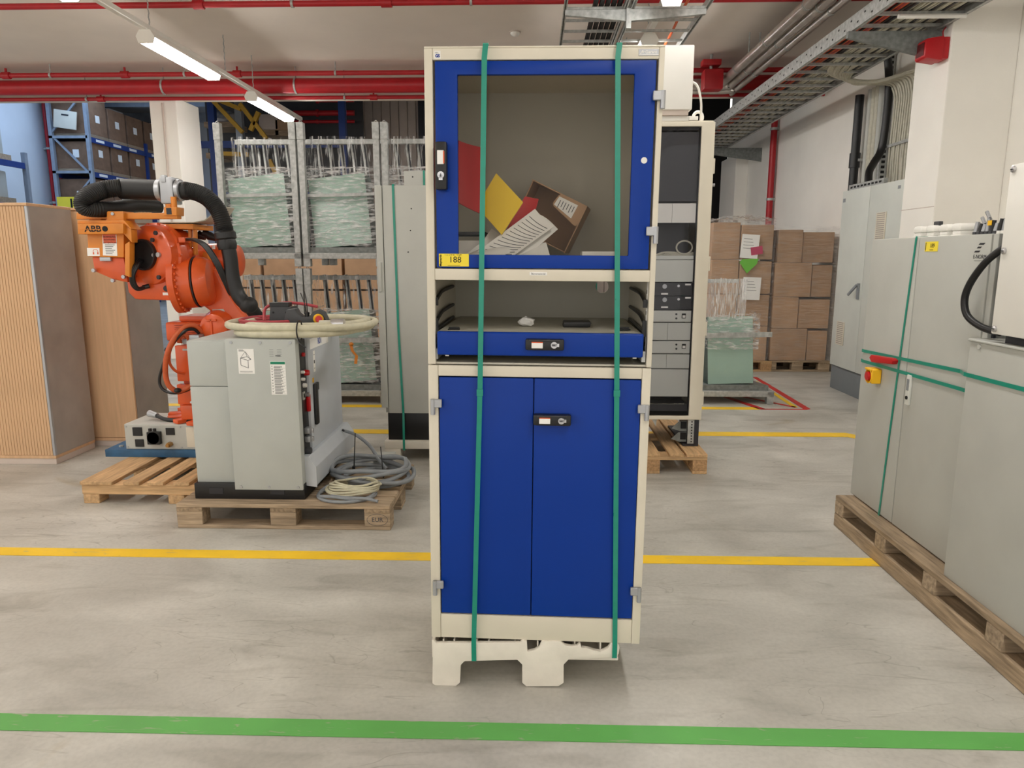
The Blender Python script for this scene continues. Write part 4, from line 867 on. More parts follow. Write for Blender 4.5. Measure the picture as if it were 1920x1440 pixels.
# upper arm housing with hollow wrist opening
hd_ = Vector((-.30, -1.0, .05)).normalized(); h0 = at(272, 478, 4.60)
hs = obj('wrist_housing', MB().rings(h0 - hd_ * .30, hd_, [(0, .15), (.03, .19), (.16, .20), (.165, .212), (.215, .212), (.225, .20), (.275, .19), (.30, .14), (.301, .10)], 44), 'orange', rb)
u = hd_.orthogonal().normalized(); v = hd_.cross(u)
bp_ = mesh_of('housing_bolt', MB().cyl((0, 0, 0), (0, 0, .014), .012, n=8)); bp_.materials.append(MATS['orange']); hr_ = hd_.to_track_quat('Z', 'Y').to_euler()
for k in range(14):
    a = 2 * math.pi * (k + .3) / 14; put(bp_, 'housing_bolt', hs, h0 - hd_ * .09 + (u * math.cos(a) + v * math.sin(a)) * .204, hr_)
op = obj('wrist_opening', MB().rings(h0 - hd_ * .01, hd_, [(0, .098), (.02, .10), (.035, .10), (.035, .088), (-.10, .084)], 32), 'black', hs)
obj('opening_inside', MB().cyl(h0 + hd_ * .006, h0 + hd_ * .010, .088, n=28), 'ink', op)
kq = at(301, 478, 4.575); obj('clamp_knob', MB().cyl(kq, kq + hd_ * .025, .016, n=10).cyl(kq + Vector((-.035, 0, -.002)), kq + Vector((-.035, 0, -.002)) + hd_ * .02, .011, n=10), 'alu', hs)
obj('clamp_bracket', MB().prism([(kq.x - .02, kq.z - .03), (kq.x + .045, kq.z - .03), (kq.x + .035, kq.z), (kq.x + .045, kq.z + .03), (kq.x - .02, kq.z + .03), (kq.x - .01, kq.z)], 'y', kq.y - .004, kq.y + .02), 'ral_dark', hs, smooth=False)
for p in ((287, 450), (299, 520), (293, 437)): q = at(p[0], p[1], 4.56); obj('plug', MB().cyl(q, q + hd_ * .012, .014, n=10), 'ral_dark', hs)
chin = [at(p[0], p[1], 4.66) for p in ((242, 520), (330, 512), (345, 560), (322, 563), (258, 561), (246, 548))]
obj('chin_block', MB().prism([(p.x, p.z) for p in chin], 'y', 4.62, 4.90), 'orange', rb, bevel=.02, segs=2)
q = at(313, 541, 4.62); obj('grease_cap', MB().cyl((q.x, 4.62, q.z), (q.x, 4.61, q.z), .02, n=14), 'ral_dark', rb)
q = at(312, 551, 4.62); obj('white_sticker', B(q.x - .023, q.x + .023, 4.617, 4.62, q.z - .009, q.z + .009), 'paper', rb, smooth=False)
neck = [at(p[0], p[1], 4.85) for p in ((320, 440), (360, 452), (378, 470), (372, 490), (345, 492), (325, 470))]
obj('upper_casting', MB().prism([(p.x, p.z) for p in neck], 'y', 4.70, 5.0), 'orange', rb, bevel=.025, segs=3)
# rear axis motor with rounded end
m0 = at(378, 489, 5.05); m1 = at(441, 489, 5.05)
m2 = obj('rear_motor', MB().rings(m0, m1 - m0, [(0, .118), (.10, .122), (.22, .122), (.27, .108), (.29, .06)], 28), 'orange', rb)
obj('motor_sticker', B(at(397, 463, 4.9).x, at(402, 463, 4.9).x, 4.905, 4.91, at(397, 467, 4.9).z, at(397, 460, 4.9).z), 'paper', m2, smooth=False)
q = at(384, 478, 4.92); obj('motor_bracket', B(q.x - .035, q.x + .04, 4.88, 4.95, q.z - .12, q.z + .02), 'orange_y', rb, bevel=.004)
# yellow-orange tool bracket with lettering
fyl = 4.50
def fr(name, pts, y0, y1, m='orange_y', par=rb, bev=.004):
    P_ = [at(p[0], p[1], y0) for p in pts]; return obj(name, MB().prism([(p.x, p.z) for p in P_], 'y', y0, y1), m, par, bevel=bev)
wb_ = fr('tool_block', ((163, 432), (232, 432), (232, 483), (166, 481)), 4.50, 4.62)
fr('tool_underside', ((172, 481), (232, 483), (240, 530), (212, 524), (177, 509)), 4.52, 4.64, 'orange', rb, .01)
nb = fr('name_bracket', ((145, 419), (231, 419), (231, 438), (146, 439)), 4.44, 4.56)
fr('bracket_top', ((145, 413), (232, 413), (246, 428), (246, 430), (231, 419), (145, 419)), 4.46, 4.58)
fr('bracket_wing', ((231, 419), (246, 430), (247, 455), (231, 438)), 4.47, 4.54)
fr('side_plate', ((234, 458), (243, 452), (243, 520), (234, 516)), 4.47, 4.53)
q = at(176, 429.5, 4.44); text('maker_print', 'ABB', .052, 'ink', nb, (q.x - .006, 4.4385, q.z), bold=.0012, sx=1.12)
q0 = at(149, 430, 4.437); q1 = at(188, 430, 4.437); obj('letter_gap', MB().box(q0.x, q1.x, 4.4372, 4.4379, q0.z - .0015, q0.z + .0015), 'orange_y', nb, smooth=False)
q = at(197, 429, 4.44); obj('black_dot', MB().cyl((q.x, 4.4395, q.z), (q.x, 4.437, q.z), .017, n=24), 'ink', nb)
w1 = fr('warning_label', ((192, 440), (218, 440), (220, 480), (193, 479)), 4.497, 4.5, 'paper', wb_, 0)
a, b = at(192.5, 440, 4.496), at(218, 456, 4.496); obj('warning_header', B(a.x, b.x, 4.4962, 4.497, b.z, a.z), 'orange', w1, smooth=False)
for k, s in enumerate(('WARNUNG', 'ACHTUNG', 'ATTENTION')): text('warning_print', s, .0155, 'ink', w1, ((a.x + b.x) / 2, 4.4958, a.z - .014 - k * .018))
mb = MB()
for k in range(6): mb.box(a.x + .008, b.x - .012 - .01 * (k % 3), 4.4962, 4.497, b.z - .012 - k * .011, b.z - .009 - k * .011)
obj('warning_lines', mb, 'print', w1, smooth=False)
w2 = fr('ear_label', ((163, 465), (186, 465), (187, 480), (164, 480)), 4.497, 4.5, 'paper', wb_, 0)
q = at(179, 472, 4.496); obj('ear_symbol', MB().tube([(q.x - .014, 4.496, q.z - .012), (q.x - .014, 4.496, q.z + .008), (q.x, 4.496, q.z + .014), (q.x + .014, 4.496, q.z + .008), (q.x + .014, 4.496, q.z - .012)], .0015, n=4).box(q.x - .018, q.x - .010, 4.4955, 4.497, q.z - .016, q.z - .004).box(q.x + .010, q.x + .018, 4.4955, 4.497, q.z - .016, q.z - .004), 'orange', w2, smooth=False)
q = at(196, 486, 4.52); obj('connector', B(q.x - .02, q.x + .05, 4.50, 4.525, q.z - .012, q.z + .012), 'alu', rb, bevel=.002)
for p in ((212, 526), (232, 519), (176, 507)): q = at(p[0], p[1], 4.5); obj('bolt', MB().cyl((q.x, 4.51, q.z), (q.x, 4.49, q.z), .012, n=8), 'alu', rb)
# hose carrier bar
fr('carrier_bar', ((143, 399), (332, 399), (332, 410), (143, 411)), 4.52, 4.58)
fr('carrier_block', ((200, 396), (231, 396), (232, 416), (200, 417)), 4.49, 4.62)
q = at(212, 401, 4.49); obj('carrier_bolt', MB().cyl((q.x, 4.49, q.z), (q.x, 4.48, q.z), .01, n=8), 'alu', rb)
fr('carrier_post', ((166, 410), (190, 410), (188, 417), (168, 417)), 4.54, 4.6)
eb = fr('eye_bracket', ((307, 388), (331, 388), (331, 404), (307, 404)), 4.50, 4.60)
q = at(318, 396, 4.50); obj('eye_hole', B(q.x - .02, q.x + .012, 4.498, 4.501, q.z - .02, q.z + .02), 'ral_dark', eb, smooth=False)
obj('eye_pin', MB().cyl((q.x + .012, 4.54, q.z - .03), (q.x + .012, 4.54, q.z + .09), .018, n=12), 'orange_y', eb)
# top tray on the housing
tf = fr('tray_frame', ((284, 420), (362, 420), (362, 430), (284, 428)), 4.70, 5.0, 'orange_y', rb, .003)
for px in (355, 364): fr('tray_leg', ((px - 2.5, 428), (px + 2.5, 428), (px + 3.5, 478), (px - 1.5, 478)), 4.74, 4.77, 'orange_y', rb, .002)
pts = [at(p[0], p[1], 4.85) for p in ((270, 421), (330, 419), (380, 419), (400, 415), (414, 404), (424, 388))]
obj('cable_tray', MB().ribbon([Vector((p.x, 4.85, p.z)) for p in pts], (0, 1, 0), .26, .006), 'cable_lite', rb)
obj('valve_block', B(at(300, 430, 4.9).x, at(345, 430, 4.9).x, 4.82, 4.98, at(300, 447, 4.9).z, at(300, 432, 4.9).z), 'black', rb, bevel=.01)
for p in ((372, 440), (382, 437), (392, 442)): q = at(p[0], p[1], 4.95); obj('plug_boot', MB().cyl(q, q + Vector((.05, 0, -.02)), .03, .02, n=12), 'black', rb)
# big corrugated dress-pack hose
yh = 4.60
def hp(l): return [at(p[0], p[1], p[2] if len(p) > 2 else yh) for p in l]
obj('hose', MB().tube(hp(((300, 388, 4.9), (255, 385, 4.75), (205, 392, 4.55), (165, 391, 4.44), (156, 382, 4.42), (168, 366, 4.46), (195, 356, 4.54), (228, 352, 4.58))), lambda t: .042 + .014 * min(1, t * 1.6), n=18, sub=16, rib=.07), 'rubber', rb)
obj('hose_sleeve', MB().rings(hp(((225, 354),))[0], hp(((303, 357),))[0] - hp(((225, 354),))[0], [(0, .052), (.006, .064), (.27, .064), (.275, .056)], 24), 'rubber', rb)
cl = obj('hose_clamp', MB().rings(hp(((297, 357),))[0], (1, 0, 0), [(0, .066), (.005, .07), (.03, .07), (.035, .066)], 24), 'alu', rb)
q = hp(((321, 356),))[0]; obj('clamp_body', B(q.x - .045, q.x + .04, yh - .06, yh + .06, q.z - .09, q.z + .075), 'alu', rb, bevel=.012)
obj('clamp_tab', B(q.x - .03, q.x + .0, yh - .065, yh - .03, q.z + .04, q.z + .085), 'alu', rb, bevel=.004)
obj('clamp_foot', MB().cyl((q.x + .0, yh - .03, q.z - .09), (q.x, yh - .03, q.z - .16), .028, n=14), 'orange_y', rb)
obj('hose_clamp', MB().rings(hp(((333, 357),))[0], (1, 0, 0), [(0, .062), (.005, .068), (.026, .068), (.03, .06)], 24), 'alu', rb)
obj('hose_joint', MB().ball(hp(((348, 358),))[0], .055, .055, .058, 18, 10), 'rubber', rb)
obj('hose', MB().tube(hp(((345, 357), (368, 361), (392, 374), (411, 398), (421, 430), (424, 446))), .054, n=18, sub=18, rib=.08), 'rubber', rb)
obj('hose_joint', MB().rings(hp(((421, 432),))[0], Vector((.1, 0, -1)), [(0, .05), (.015, .066), (.05, .066), (.06, .056), (.09, .062), (.12, .056)], 22), 'black', rb)
obj('hose_smooth', MB().tube(hp(((424, 446), (431, 480), (436, 520), (446, 552), (462, 571), (472, 578))), .046, n=16, sub=8), 'black', rb)
obj('hose_joint', MB().ball(hp(((466, 572),))[0], .06, .055, .055, 18, 10), 'rubber', rb)
obj('hose', MB().tube(hp(((466, 572), (478, 588, 4.7), (492, 606, 4.8), (505, 625, 4.9), (515, 660, 5.0))), .045, n=16, sub=12, rib=.06), 'rubber', rb)
# thin cables
for k in range(4):
    d = k * 2.6; obj('thin_cable', MB().tube(hp(((345 + d, 449, 4.66), (362 + d, 450, 4.6), (382 + d, 462, 4.56), (402 + d, 492, 4.55), (418 + d, 525, 4.58), (430 + d * .8, 550, 4.62), (434 + d * .5, 552, 4.66))), .009, n=8), 'black', rb)
cb2 = obj('cable_clip', B(at(337, 449, 4.64).x, at(349, 449, 4.64).x, 4.62, 4.70, at(337, 455, 4.64).z, at(337, 445, 4.64).z), 'orange', rb, bevel=.004)
for k in range(3):
    d = k * 3.2; obj('wrist_cable', MB().tube(hp(((262 + d, 486, 4.62), (254 + d, 496, 4.52), (246 + d * .8, 515, 4.50), (247 + d, 532, 4.52), (258 + d * .5, 543 - d * .4, 4.55), (276, 538 - d * .4, 4.6))), .0095, n=8), 'black', rb)
obj('cable_plug', MB().cyl(at(268, 539, 4.585), at(280, 536, 4.6), .015, n=10), 'black', rb)
# orange conduits at the foot
obj('conduit', MB().tube(hp(((378, 622, 4.68), (366, 611, 4.64), (348, 612, 4.60), (328, 632, 4.56), (314, 662, 4.54), (310, 695, 4.55), (316, 722, 4.56), (334, 733, 4.58), (355, 725, 4.6), (378, 708, 4.66))), .017, n=10), 'cable_orange', rb)
obj('conduit', MB().tube(hp(((352, 640, 4.66), (344, 628, 4.62), (334, 634, 4.6), (320, 655, 4.58), (318, 680, 4.6), (330, 696, 4.64), (345, 700, 4.7))), .009, n=8), 'cable_orange', rb)
obj('black_cable', MB().tube(hp(((373, 625, 4.66), (362, 617, 4.62), (345, 622, 4.58), (320, 650, 4.56), (304, 690, 4.58), (299, 716, 4.60), (308, 732, 4.60), (330, 737, 4.6), (356, 729, 4.62), (378, 713, 4.68))), .010, n=8), 'black', rb)
for p in ((315, 656), (333, 732)): q = at(p[0], p[1], 4.56); obj('cable_tie', MB().ball(q, .024, .024, .018, 10, 6), 'black', rb)
for k in range(3): obj('cooling_tube', MB().tube(hp(((334 + k * 3, 642, 4.66), (332 + k * 3, 630 + k * 2, 4.62), (342 + k * 2, 625 + k * 2, 4.6), (354 - k, 632 + k * 2, 4.62), (356 - k, 645, 4.66))), .007, n=8), 'cable_orange', rb)
obj('white_block', B(at(362, 625, 4.66).x, at(380, 625, 4.66).x, 4.6, 4.7, at(362, 636, 4.62).z, at(362, 628, 4.62).z), 'alu', rb, bevel=.003)

# ================================================================== RACK CABINET ON PALLET (right of the blue cabinet)
rk = thing('rack_cabinet', 'tall cream rack cabinet with glass door and grey electronics modules', 'rack cabinet', (.88, 5.3, .144))
x0, x1, yf, yb, z0, z1 = .585, 1.205, 5.0, 5.6, .345, 2.385
obj('side_wall', B(x1 - .02, x1, yf + .03, yb, z0, z1), 'cream', rk, bevel=.003, segs=1); obj('side_wall', B(x0, x0 + .02, yf + .03, yb, z0, z1), 'cream', rk, bevel=.003, segs=1)
obj('back_wall', B(x0, x1, yb - .02, yb, z0, z1), 'ral_dark', rk); obj('roof', B(x0, x1, yf + .03, yb, z1 - .02, z1 + .012), 'cream', rk, bevel=.004)
obj('floor_pan', B(x0, x1, yf + .03, yb, z0, z0 + .02), 'ral_dark', rk)
rd = obj('glass_door', ring(MB(), x0 - .005, x1 + .005, z0, z1, x0 + .08, x1 - .085, z0 + .028, z1 - .03, yf, yf + .028), 'cream', rk, bevel=.006)
obj('door_glass', B(x0 + .07, x1 - .075, yf + .010, yf + .014, z0 + .02, z1 - .02), 'rack_glass', rd, smooth=False)
for z in (2.1, 1.45, 1.0, .5): obj('hinge', B(x1 + .002, x1 + .016, yf + .004, yf + .024, z - .05, z + .05), 'cream', rd, bevel=.003, segs=1)
obj('latch', MB().cyl((x1 + .005, yf + .05, 1.98), (x1 + .03, yf + .05, 1.98), .012, n=10), 'alu', rk)
for x in (x0 + .07, x1 - .085): obj('mounting_rail', B(x, x + .018, yf + .05, yf + .07, z0 + .02, z1 - .03), 'ral_dark', rk, smooth=False)
mx0, mx1, my = x0 + .088, x1 - .088, yf + .055
def mod(za, zb, m, name='module'): return obj(name, B(mx0, mx1, my, my + .18, za + .0015, zb - .0015), m, rk, bevel=.0015, segs=1)
def zz(py): return at(1270, py, 5.055).z
mod(zz(378), zz(247), 'ral_dark', 'dark_screen'); mod(zz(235 + 10), zz(237), 'ral_dark', 'top_blank')
xm = (mx0 + mx1) / 2 + .06
def blank(pa, pb, m='modgrey'):
    o = obj('blank_panel', B(mx0, xm - .001, my, my + .02, zz(pb) + .0015, zz(pa) - .0015), m, rk, smooth=False); obj('blank_panel', B(xm + .001, mx1, my, my + .02, zz(pb) + .0015, zz(pa) - .0015), m, rk, smooth=False)
blank(381, 418, 'white')
obj('open_bay_back', B(mx0, mx1, my + .2, my + .22, zz(480), zz(419)), 'ral_dark', rk, smooth=False)
s_ = mod(zz(487), zz(479), 'modgrey', 'shelf_module'); mod(zz(529), zz(487), 'modgrey')
for a, b in ((530, 555), (555, 581)):
    k = mod(zz(b), zz(a), 'ral_dark', 'dark_module')
    q = at(1246, a + 7, my); obj('dial', MB().cyl((q.x, my, q.z), (q.x, my - .008, q.z), .016, n=18), 'alu', k)
    q = at(1272, a + 6, my); obj('key_lock', MB().cyl((q.x, my, q.z), (q.x, my - .008, q.z), .009, n=14), 'chrome', k)
    q = at(1290, a + 3.5, my); obj('name_strip', B(q.x - .02, q.x + .02, my - .001, my, q.z - .006, q.z + .006), 'paper', k, smooth=False)
    q = at(1246, a + 21, my); obj('name_strip', B(q.x - .024, q.x + .024, my - .001, my, q.z - .006, q.z + .006), 'paper', k, smooth=False)
k = mod(zz(480), zz(420), 'ral_dark', 'dark_bay_frame') if 0 else None
for a, b in ((582, 604), (639, 663)):
    k = mod(zz(b), zz(a), 'modgrey', 'switch_module')
    q = at(1282, a + 10, my); r_ = obj('rocker_switch', B(q.x - .014, q.x + .014, my - .006, my, q.z - .018, q.z + .016), 'black', k, bevel=.002, segs=1); obj('rocker', B(q.x - .010, q.x + .010, my - .011, my - .006, q.z - .014, q.z + .004), 'white', r_, smooth=False)
    for dz in (0, 1): q = at(1268, a + 7 + dz * 8, my); obj('indicator', MB().cyl((q.x, my, q.z), (q.x, my - .005, q.z), .007, n=10), 'ral_dark', k)
blank(605, 638); blank(664, 691); mod(zz(744), zz(692), 'modgrey')
mod(zz(771), zz(757), 'ral_dark', 'brush_strip')
mb = MB(); random.seed(2)
for k in range(40): mb.box(mx0 + .005 + k * .0105, mx0 + .010 + k * .0105, my - .002, my, zz(758), zz(758) + .002 + random.random() * .006)
obj('brush_hair', mb, 'cable_lite', rk, smooth=False)
wc_ = thing('patch_cable', 'loose bundle of white cables inside the rack cabinet', 'cable', at(1280, 470, 5.12))
q = at(1283, 464, 5.11)
obj('loop', MB().tube([(q.x + .055 * math.cos(a), 5.11, q.z + .045 * math.sin(a)) for a in [k * math.pi / 6 for k in range(12)]], .006, n=7, sub=4, closed=True), 'cable_lite', wc_)
for k in range(5): obj('strand', MB().tube([at(1218 + 6 * k, 484 - (k % 3) * 2, 5.1), at(1240 + 3 * k, 474 + (k % 2) * 4, 5.12), at(1262, 473 + k * 2, 5.13), at(1285, 476 + (k % 3) * 3, 5.11), at(1300, 474 + k * 2, 5.12)], .0055, n=6), 'cable_lite', wc_)
obj('eye_bolt', MB().tube([(1.145 + .032 * math.cos(a), 5.25, 2.455 + .038 * math.sin(a)) for a in [k * math.pi / 6 for k in range(12)]], .011, n=8, sub=3, closed=True).cyl((1.145, 5.25, 2.397), (1.145, 5.25, 2.42), .024, n=12), 'white', rk)
# undercarriage
pf = obj('plinth_frame', B(1.165, 1.20, 5.02, 5.05, .16, z0).box(1.09, 1.20, 5.02, 5.6, .146, .160).box(1.18, 1.20, 5.05, 5.6, .16, z0), 'ral_dark', rk, smooth=False)
obj('plinth_frame', B(.60, .70, 5.02, 5.6, .146, .160).box(.60, .62, 5.05, 5.6, .16, z0), 'ral_dark', rk, smooth=False)
br = obj('angle_bracket', B(1.12, 1.165, 5.015, 5.021, .165, z0 - .004), 'galv', rk, smooth=False)
for k in range(8): obj('bracket_hole', MB().cyl((1.148, 5.015, .18 + k * .021), (1.148, 5.0138, .18 + k * .021), .0055, n=8), 'ink', br)
for zq in (.19, .27): obj('bracket_slot', B(1.075, 1.115, 5.04, 5.05, zq, zq + .05), 'ink', br, smooth=False); obj('bracket_gusset', MB().prism([(1.01, zq), (1.07, zq - .02), (1.12, zq - .02), (1.12, zq + .055), (1.06, zq + .05)], 'y', 5.05, 5.055), 'galv_dark', br, smooth=False)
obj('hanging_tab', MB().prism([(.86, z0), (.90, z0), (.895, z0 - .06)], 'y', 5.04, 5.05), 'galv', rk, smooth=False)
ac = thing('cooling_unit', 'white box-shaped cooling unit on top of the rack cabinet', 'cooling unit', (.85, 5.3, 2.397))
obj('foot_tray', B(.62, 1.06, 5.05, 5.55, 2.398, 2.43), 'white', ac, bevel=.004); obj('groove', B(.62, 1.03, 5.02, 5.52, 2.43, 2.462), 'cladding', ac, smooth=False)
obj('body', B(.61, 1.05, 5.0, 5.55, 2.462, 2.865), 'white', ac, bevel=.008)
obj('hose', MB().tube([(1.05, 5.1, 2.66), (1.10, 5.1, 2.63), (1.13, 5.1, 2.52), (1.135, 5.12, 2.40)], .008, n=8), 'white', ac)
obj('catch', B(1.04, 1.10, 5.03, 5.08, 2.40, 2.425), 'white', ac, bevel=.004)

# ================================================================== E-NORM CABINET GROUP AT THE RIGHT EDGE
ZP = .178
ep = thing('long_pallet', 'long weathered wooden pallet under the grey cabinets at right', 'pallet', (2.1, 2.9, 0))
for xx in (1.71, 2.10, 2.46):
    obj('runner', B(xx, xx + .1, 1.5, 3.875, 0, .078), 'oldwood_y', ep, bevel=.004, segs=1)
    for yy in (3.775, 3.30, 2.86, 2.42, 1.98, 1.54): obj('block', B(xx, xx + .1, yy, yy + .1, .078, .152), 'oldwood_x', ep, bevel=.003, segs=1)
for k in range(6): obj('deck_board', B(1.71 + k * .143, 1.71 + k * .143 + .135, 1.5, 3.875, .152, ZP), 'oldwood_y', ep, bevel=.003, segs=1)
XF = 1.80
en = thing('switch_cabinet', 'grey steel switch cabinet with yellow tag 189 and slanted black logo bars', 'cabinet', (2.05, 3.4, ZP))
obj('body', B(XF + .022, 2.30, 2.865, 3.885, ZP, 1.585), 'lightgrey', en, bevel=.005)
d1 = obj('door', B(XF, XF + .02, 3.435, 3.90, ZP + .006, 1.588), 'lightgrey', en, bevel=.006)
d2 = obj('door', B(XF, XF + .02, 2.90, 3.43, ZP + .006, 1.588), 'lightgrey', en, bevel=.006)
obj('corner_profile', B(XF + .004, XF + .022, 2.862, 2.897, ZP + .006, 1.588), 'lightgrey', en, bevel=.005); obj('corner_gap', B(XF + .02, XF + .03, 2.85, 2.865, ZP, 1.58), 'ral_dark', en, smooth=False)
tg2 = obj('auction_tag', B(XF - .0012, XF, 3.27, 3.375, 1.522, 1.566), 'tag', d2, smooth=False, label='yellow sticker printed 189')
text('tag_number', '189', .026, 'ink', tg2, (XF - .0015, 3.315, 1.547), face='-x'); obj('tag_bar', B(XF - .0016, XF - .0012, 3.366, 3.371, 1.526, 1.562).box(XF - .0016, XF - .0012, 3.305, 3.335, 1.5275, 1.5295), 'ink', tg2, smooth=False)
lg = obj('logo', MB(), 'ink', d2) if 0 else None
mb = MB()
for k, (zc_, ya, yb_) in enumerate(((1.553, 2.936, 2.975), (1.539, 2.955, 2.985), (1.523, 2.962, 3.0))): mb.prism([(ya, zc_), (yb_ - .006, zc_), (yb_ + .002, zc_ - .007), (ya + .008, zc_ - .007)], 'x', XF - .001, XF)
obj('logo_bars', mb, 'ral_dark', d2, smooth=False)
text('logo_print', 'E-NORM', .0225, 'ral_dark', d2, (XF - .0006, 2.962, 1.498), face='-x'); obj('logo_line', B(XF - .001, XF, 2.905, 2.995, 1.482, 1.4832), 'ral_dark', d2, smooth=False)
ye, ze = 3.705, .886
eb_ = obj('stop_shroud', MB().rings((XF, ye, ze), (-1, 0, 0), [(0, .036), (.05, .038), (.052, .034), (.02, .03)], 24), 'yellow', d1)
obj('stop_shield', B(XF - .055, XF - .002, ye - .036, ye + .036, ze + .03, ze + .042).box(XF - .05, XF - .002, ye - .042, ye - .034, ze - .035, ze + .04), 'yellow', d1, bevel=.003, segs=1)
obj('stop_button', MB().rings((XF - .015, ye, ze), (-1, 0, 0), [(0, .014), (.02, .016), (.03, .024), (.044, .022)], 20), 'estop_red', d1)
obj('isolator_handle', MB().prism([(3.76, .975), (3.74, .992), (3.53, 1.005), (3.51, .995), (3.52, .975), (3.73, .955)], 'x', XF - .03, XF), 'estop_red', d1, bevel=.006)
lk = obj('lock_plate', B(XF - .012, XF, 3.365, 3.40, .80, .945), 'modgrey', d2, bevel=.004); obj('lock_window', B(XF - .0135, XF - .012, 3.372, 3.393, .87, .925), 'cable_grey', lk, smooth=False); obj('lock_key', MB().cyl((XF - .012, 3.382, .835), (XF - .016, 3.382, .835), .009, n=12), 'ink', lk)
# glands on top
random.seed(9)
cn = [('grey_socket', 3.55), ('grey_socket', 3.44), ('grey_socket', 3.33), ('grey_socket', 3.23)]
for k, (n_, y) in enumerate(cn):
    t = thing('wall_plug', ('first', 'second', 'third', 'fourth')[k] + ' white connector from the left on the yellow-tagged switch cabinet', 'connector', (1.88, y, 1.588), group='white connectors on the switch cabinet')
    obj('flange', B(1.845, 1.915, y - .034, y + .034, 1.586, 1.594), 'white', t, bevel=.002, segs=1); obj('housing', B(1.85, 1.91, y - .03, y + .03, 1.594, 1.612), 'white', t, bevel=.005); obj('hood', MB().prism([(y - .035, 1.612), (y + .035, 1.612), (y + .035, 1.632), (y + .018, 1.642), (y - .026, 1.642), (y - .035, 1.63)], 'x', 1.846, 1.914), 'white', t, bevel=.006)
    if k == 1: obj('plug_top', B(1.87, 1.89, y - .03, y + .015, 1.64, 1.66), 'darkgrey', t, bevel=.004)
for k in range(11):
    y = 3.14 - k * .0265; big = k in (2, 3); nm = ('metal', 'dark', 'metal', 'silver', 'dark')[k % 5]
    t = thing('cable_gland', 'upright round connector number ' + str(k + 1) + ' of eleven beside the white connectors' if 0 else ('upright %s plug on the switch cabinet, %s from the left' % (nm, ('first', 'second', 'third', 'fourth', 'fifth', 'sixth', 'seventh', 'eighth', 'ninth', 'tenth', 'eleventh')[k])), 'connector', (1.88, y, 1.588), group='round plugs on the switch cabinet')
    obj('nut', MB().cyl((1.88, y, 1.586), (1.88, y, 1.602), .0125, n=6), 'darkgrey' if k < 6 else 'white', t); h_ = .03 + .025 * random.random()
    obj('sleeve', MB().cyl((1.88, y, 1.602), (1.88 + .006 * random.random(), y - .004, 1.602 + h_), .0105, .009, n=12), ('alu', 'black', 'alu', 'alu', 'ral_dark')[k % 5], t)
    if big: obj('plug', MB().cyl((1.88, y - .004, 1.602 + h_), (1.88, y + .02, 1.63 + h_), .007, n=8), 'alu', t)
    if k == 4: obj('yellow_tag', B(1.868, 1.87, y - .012, y + .014, 1.625, 1.645), 'yellow', t, smooth=False)
hb = thing('black_hose', 'black flexible hose bulging from the switch cabinet edge', 'hose', (XF - .03, 2.86, 1.2))
obj('hose', MB().tube([(1.79, 2.80, 1.535), (1.765, 2.86, 1.48), (1.755, 2.925, 1.40), (1.755, 2.955, 1.33), (1.76, 2.935, 1.265), (1.775, 2.86, 1.225), (1.80, 2.78, 1.21)], .014, n=12), 'black', hb)
b2 = thing('low_cabinet', 'lower grey steel cabinet nearest the right edge', 'cabinet', (2.0, 2.3, ZP))
obj('body', B(1.735, 2.30, 1.55, 2.855, ZP, 1.170), 'lightgrey', b2, bevel=.005); obj('lid', B(1.728, 2.30, 1.55, 2.86, 1.170, 1.180), 'lightgrey', b2, bevel=.003, segs=1)
obj('bolt', MB().cyl((1.735, 2.79, 1.155), (1.73, 2.79, 1.155), .01, n=10), 'lightgrey', b2)
b3 = thing('cover_box', 'white screwed cover box above the low cabinet at the right edge', 'box', (1.95, 2.3, 1.2))
obj('body', B(1.76, 2.25, 1.62, 2.71, 1.24, 1.80), 'darkgrey', b3); cv = obj('cover', B(1.735, 1.76, 1.60, 2.735, 1.212, 1.828), 'white', b3, bevel=.006)
obj('mount', B(1.77, 2.2, 1.65, 2.70, 1.181, 1.24), 'ral_dark', b3, smooth=False)
for z in (1.81, 1.52, 1.232): s9 = obj('screw', MB().rings((1.735, 2.712, z), (-1, 0, 0), [(0, .012), (.006, .012), (.009, .007)], 14), 'chrome', cv); obj('screw_slot', B(1.7255, 1.7262, 2.704, 2.72, z - .0015, z + .0015), 'ink', s9, smooth=False)
g_ = 'green straps on the right-hand cabinets'
vstrap('upright green strap on the switch cabinet with yellow tag', [(1.95, 3.455, 1.592), (XF - .001, 3.455, 1.592), (XF - .003, 3.455, 1.585), (XF - .003, 3.50, 1.0), (XF - .003, 3.555, .19), (XF - .004, 3.56, .15)], .015, (0, 1, 0), g_)
vstrap('upper level green strap running across both right-hand cabinets', [(2.2, 3.904, .995), (XF - .003, 3.903, .995), (XF - .0045, 3.88, .995), (XF - .0045, 3.0, 1.025), (1.731, 2.865, 1.035), (1.731, 2.3, 1.04), (1.731, 1.6, 1.05)], .016, (0, 0, 1), g_)
vstrap('lower level green strap ending at the low cabinet', [(2.2, 3.905, .94), (XF - .003, 3.904, .94), (XF - .006, 3.88, .94), (XF - .006, 3.0, .952), (XF - .006, 2.87, .952)], .016, (0, 0, 1), g_)

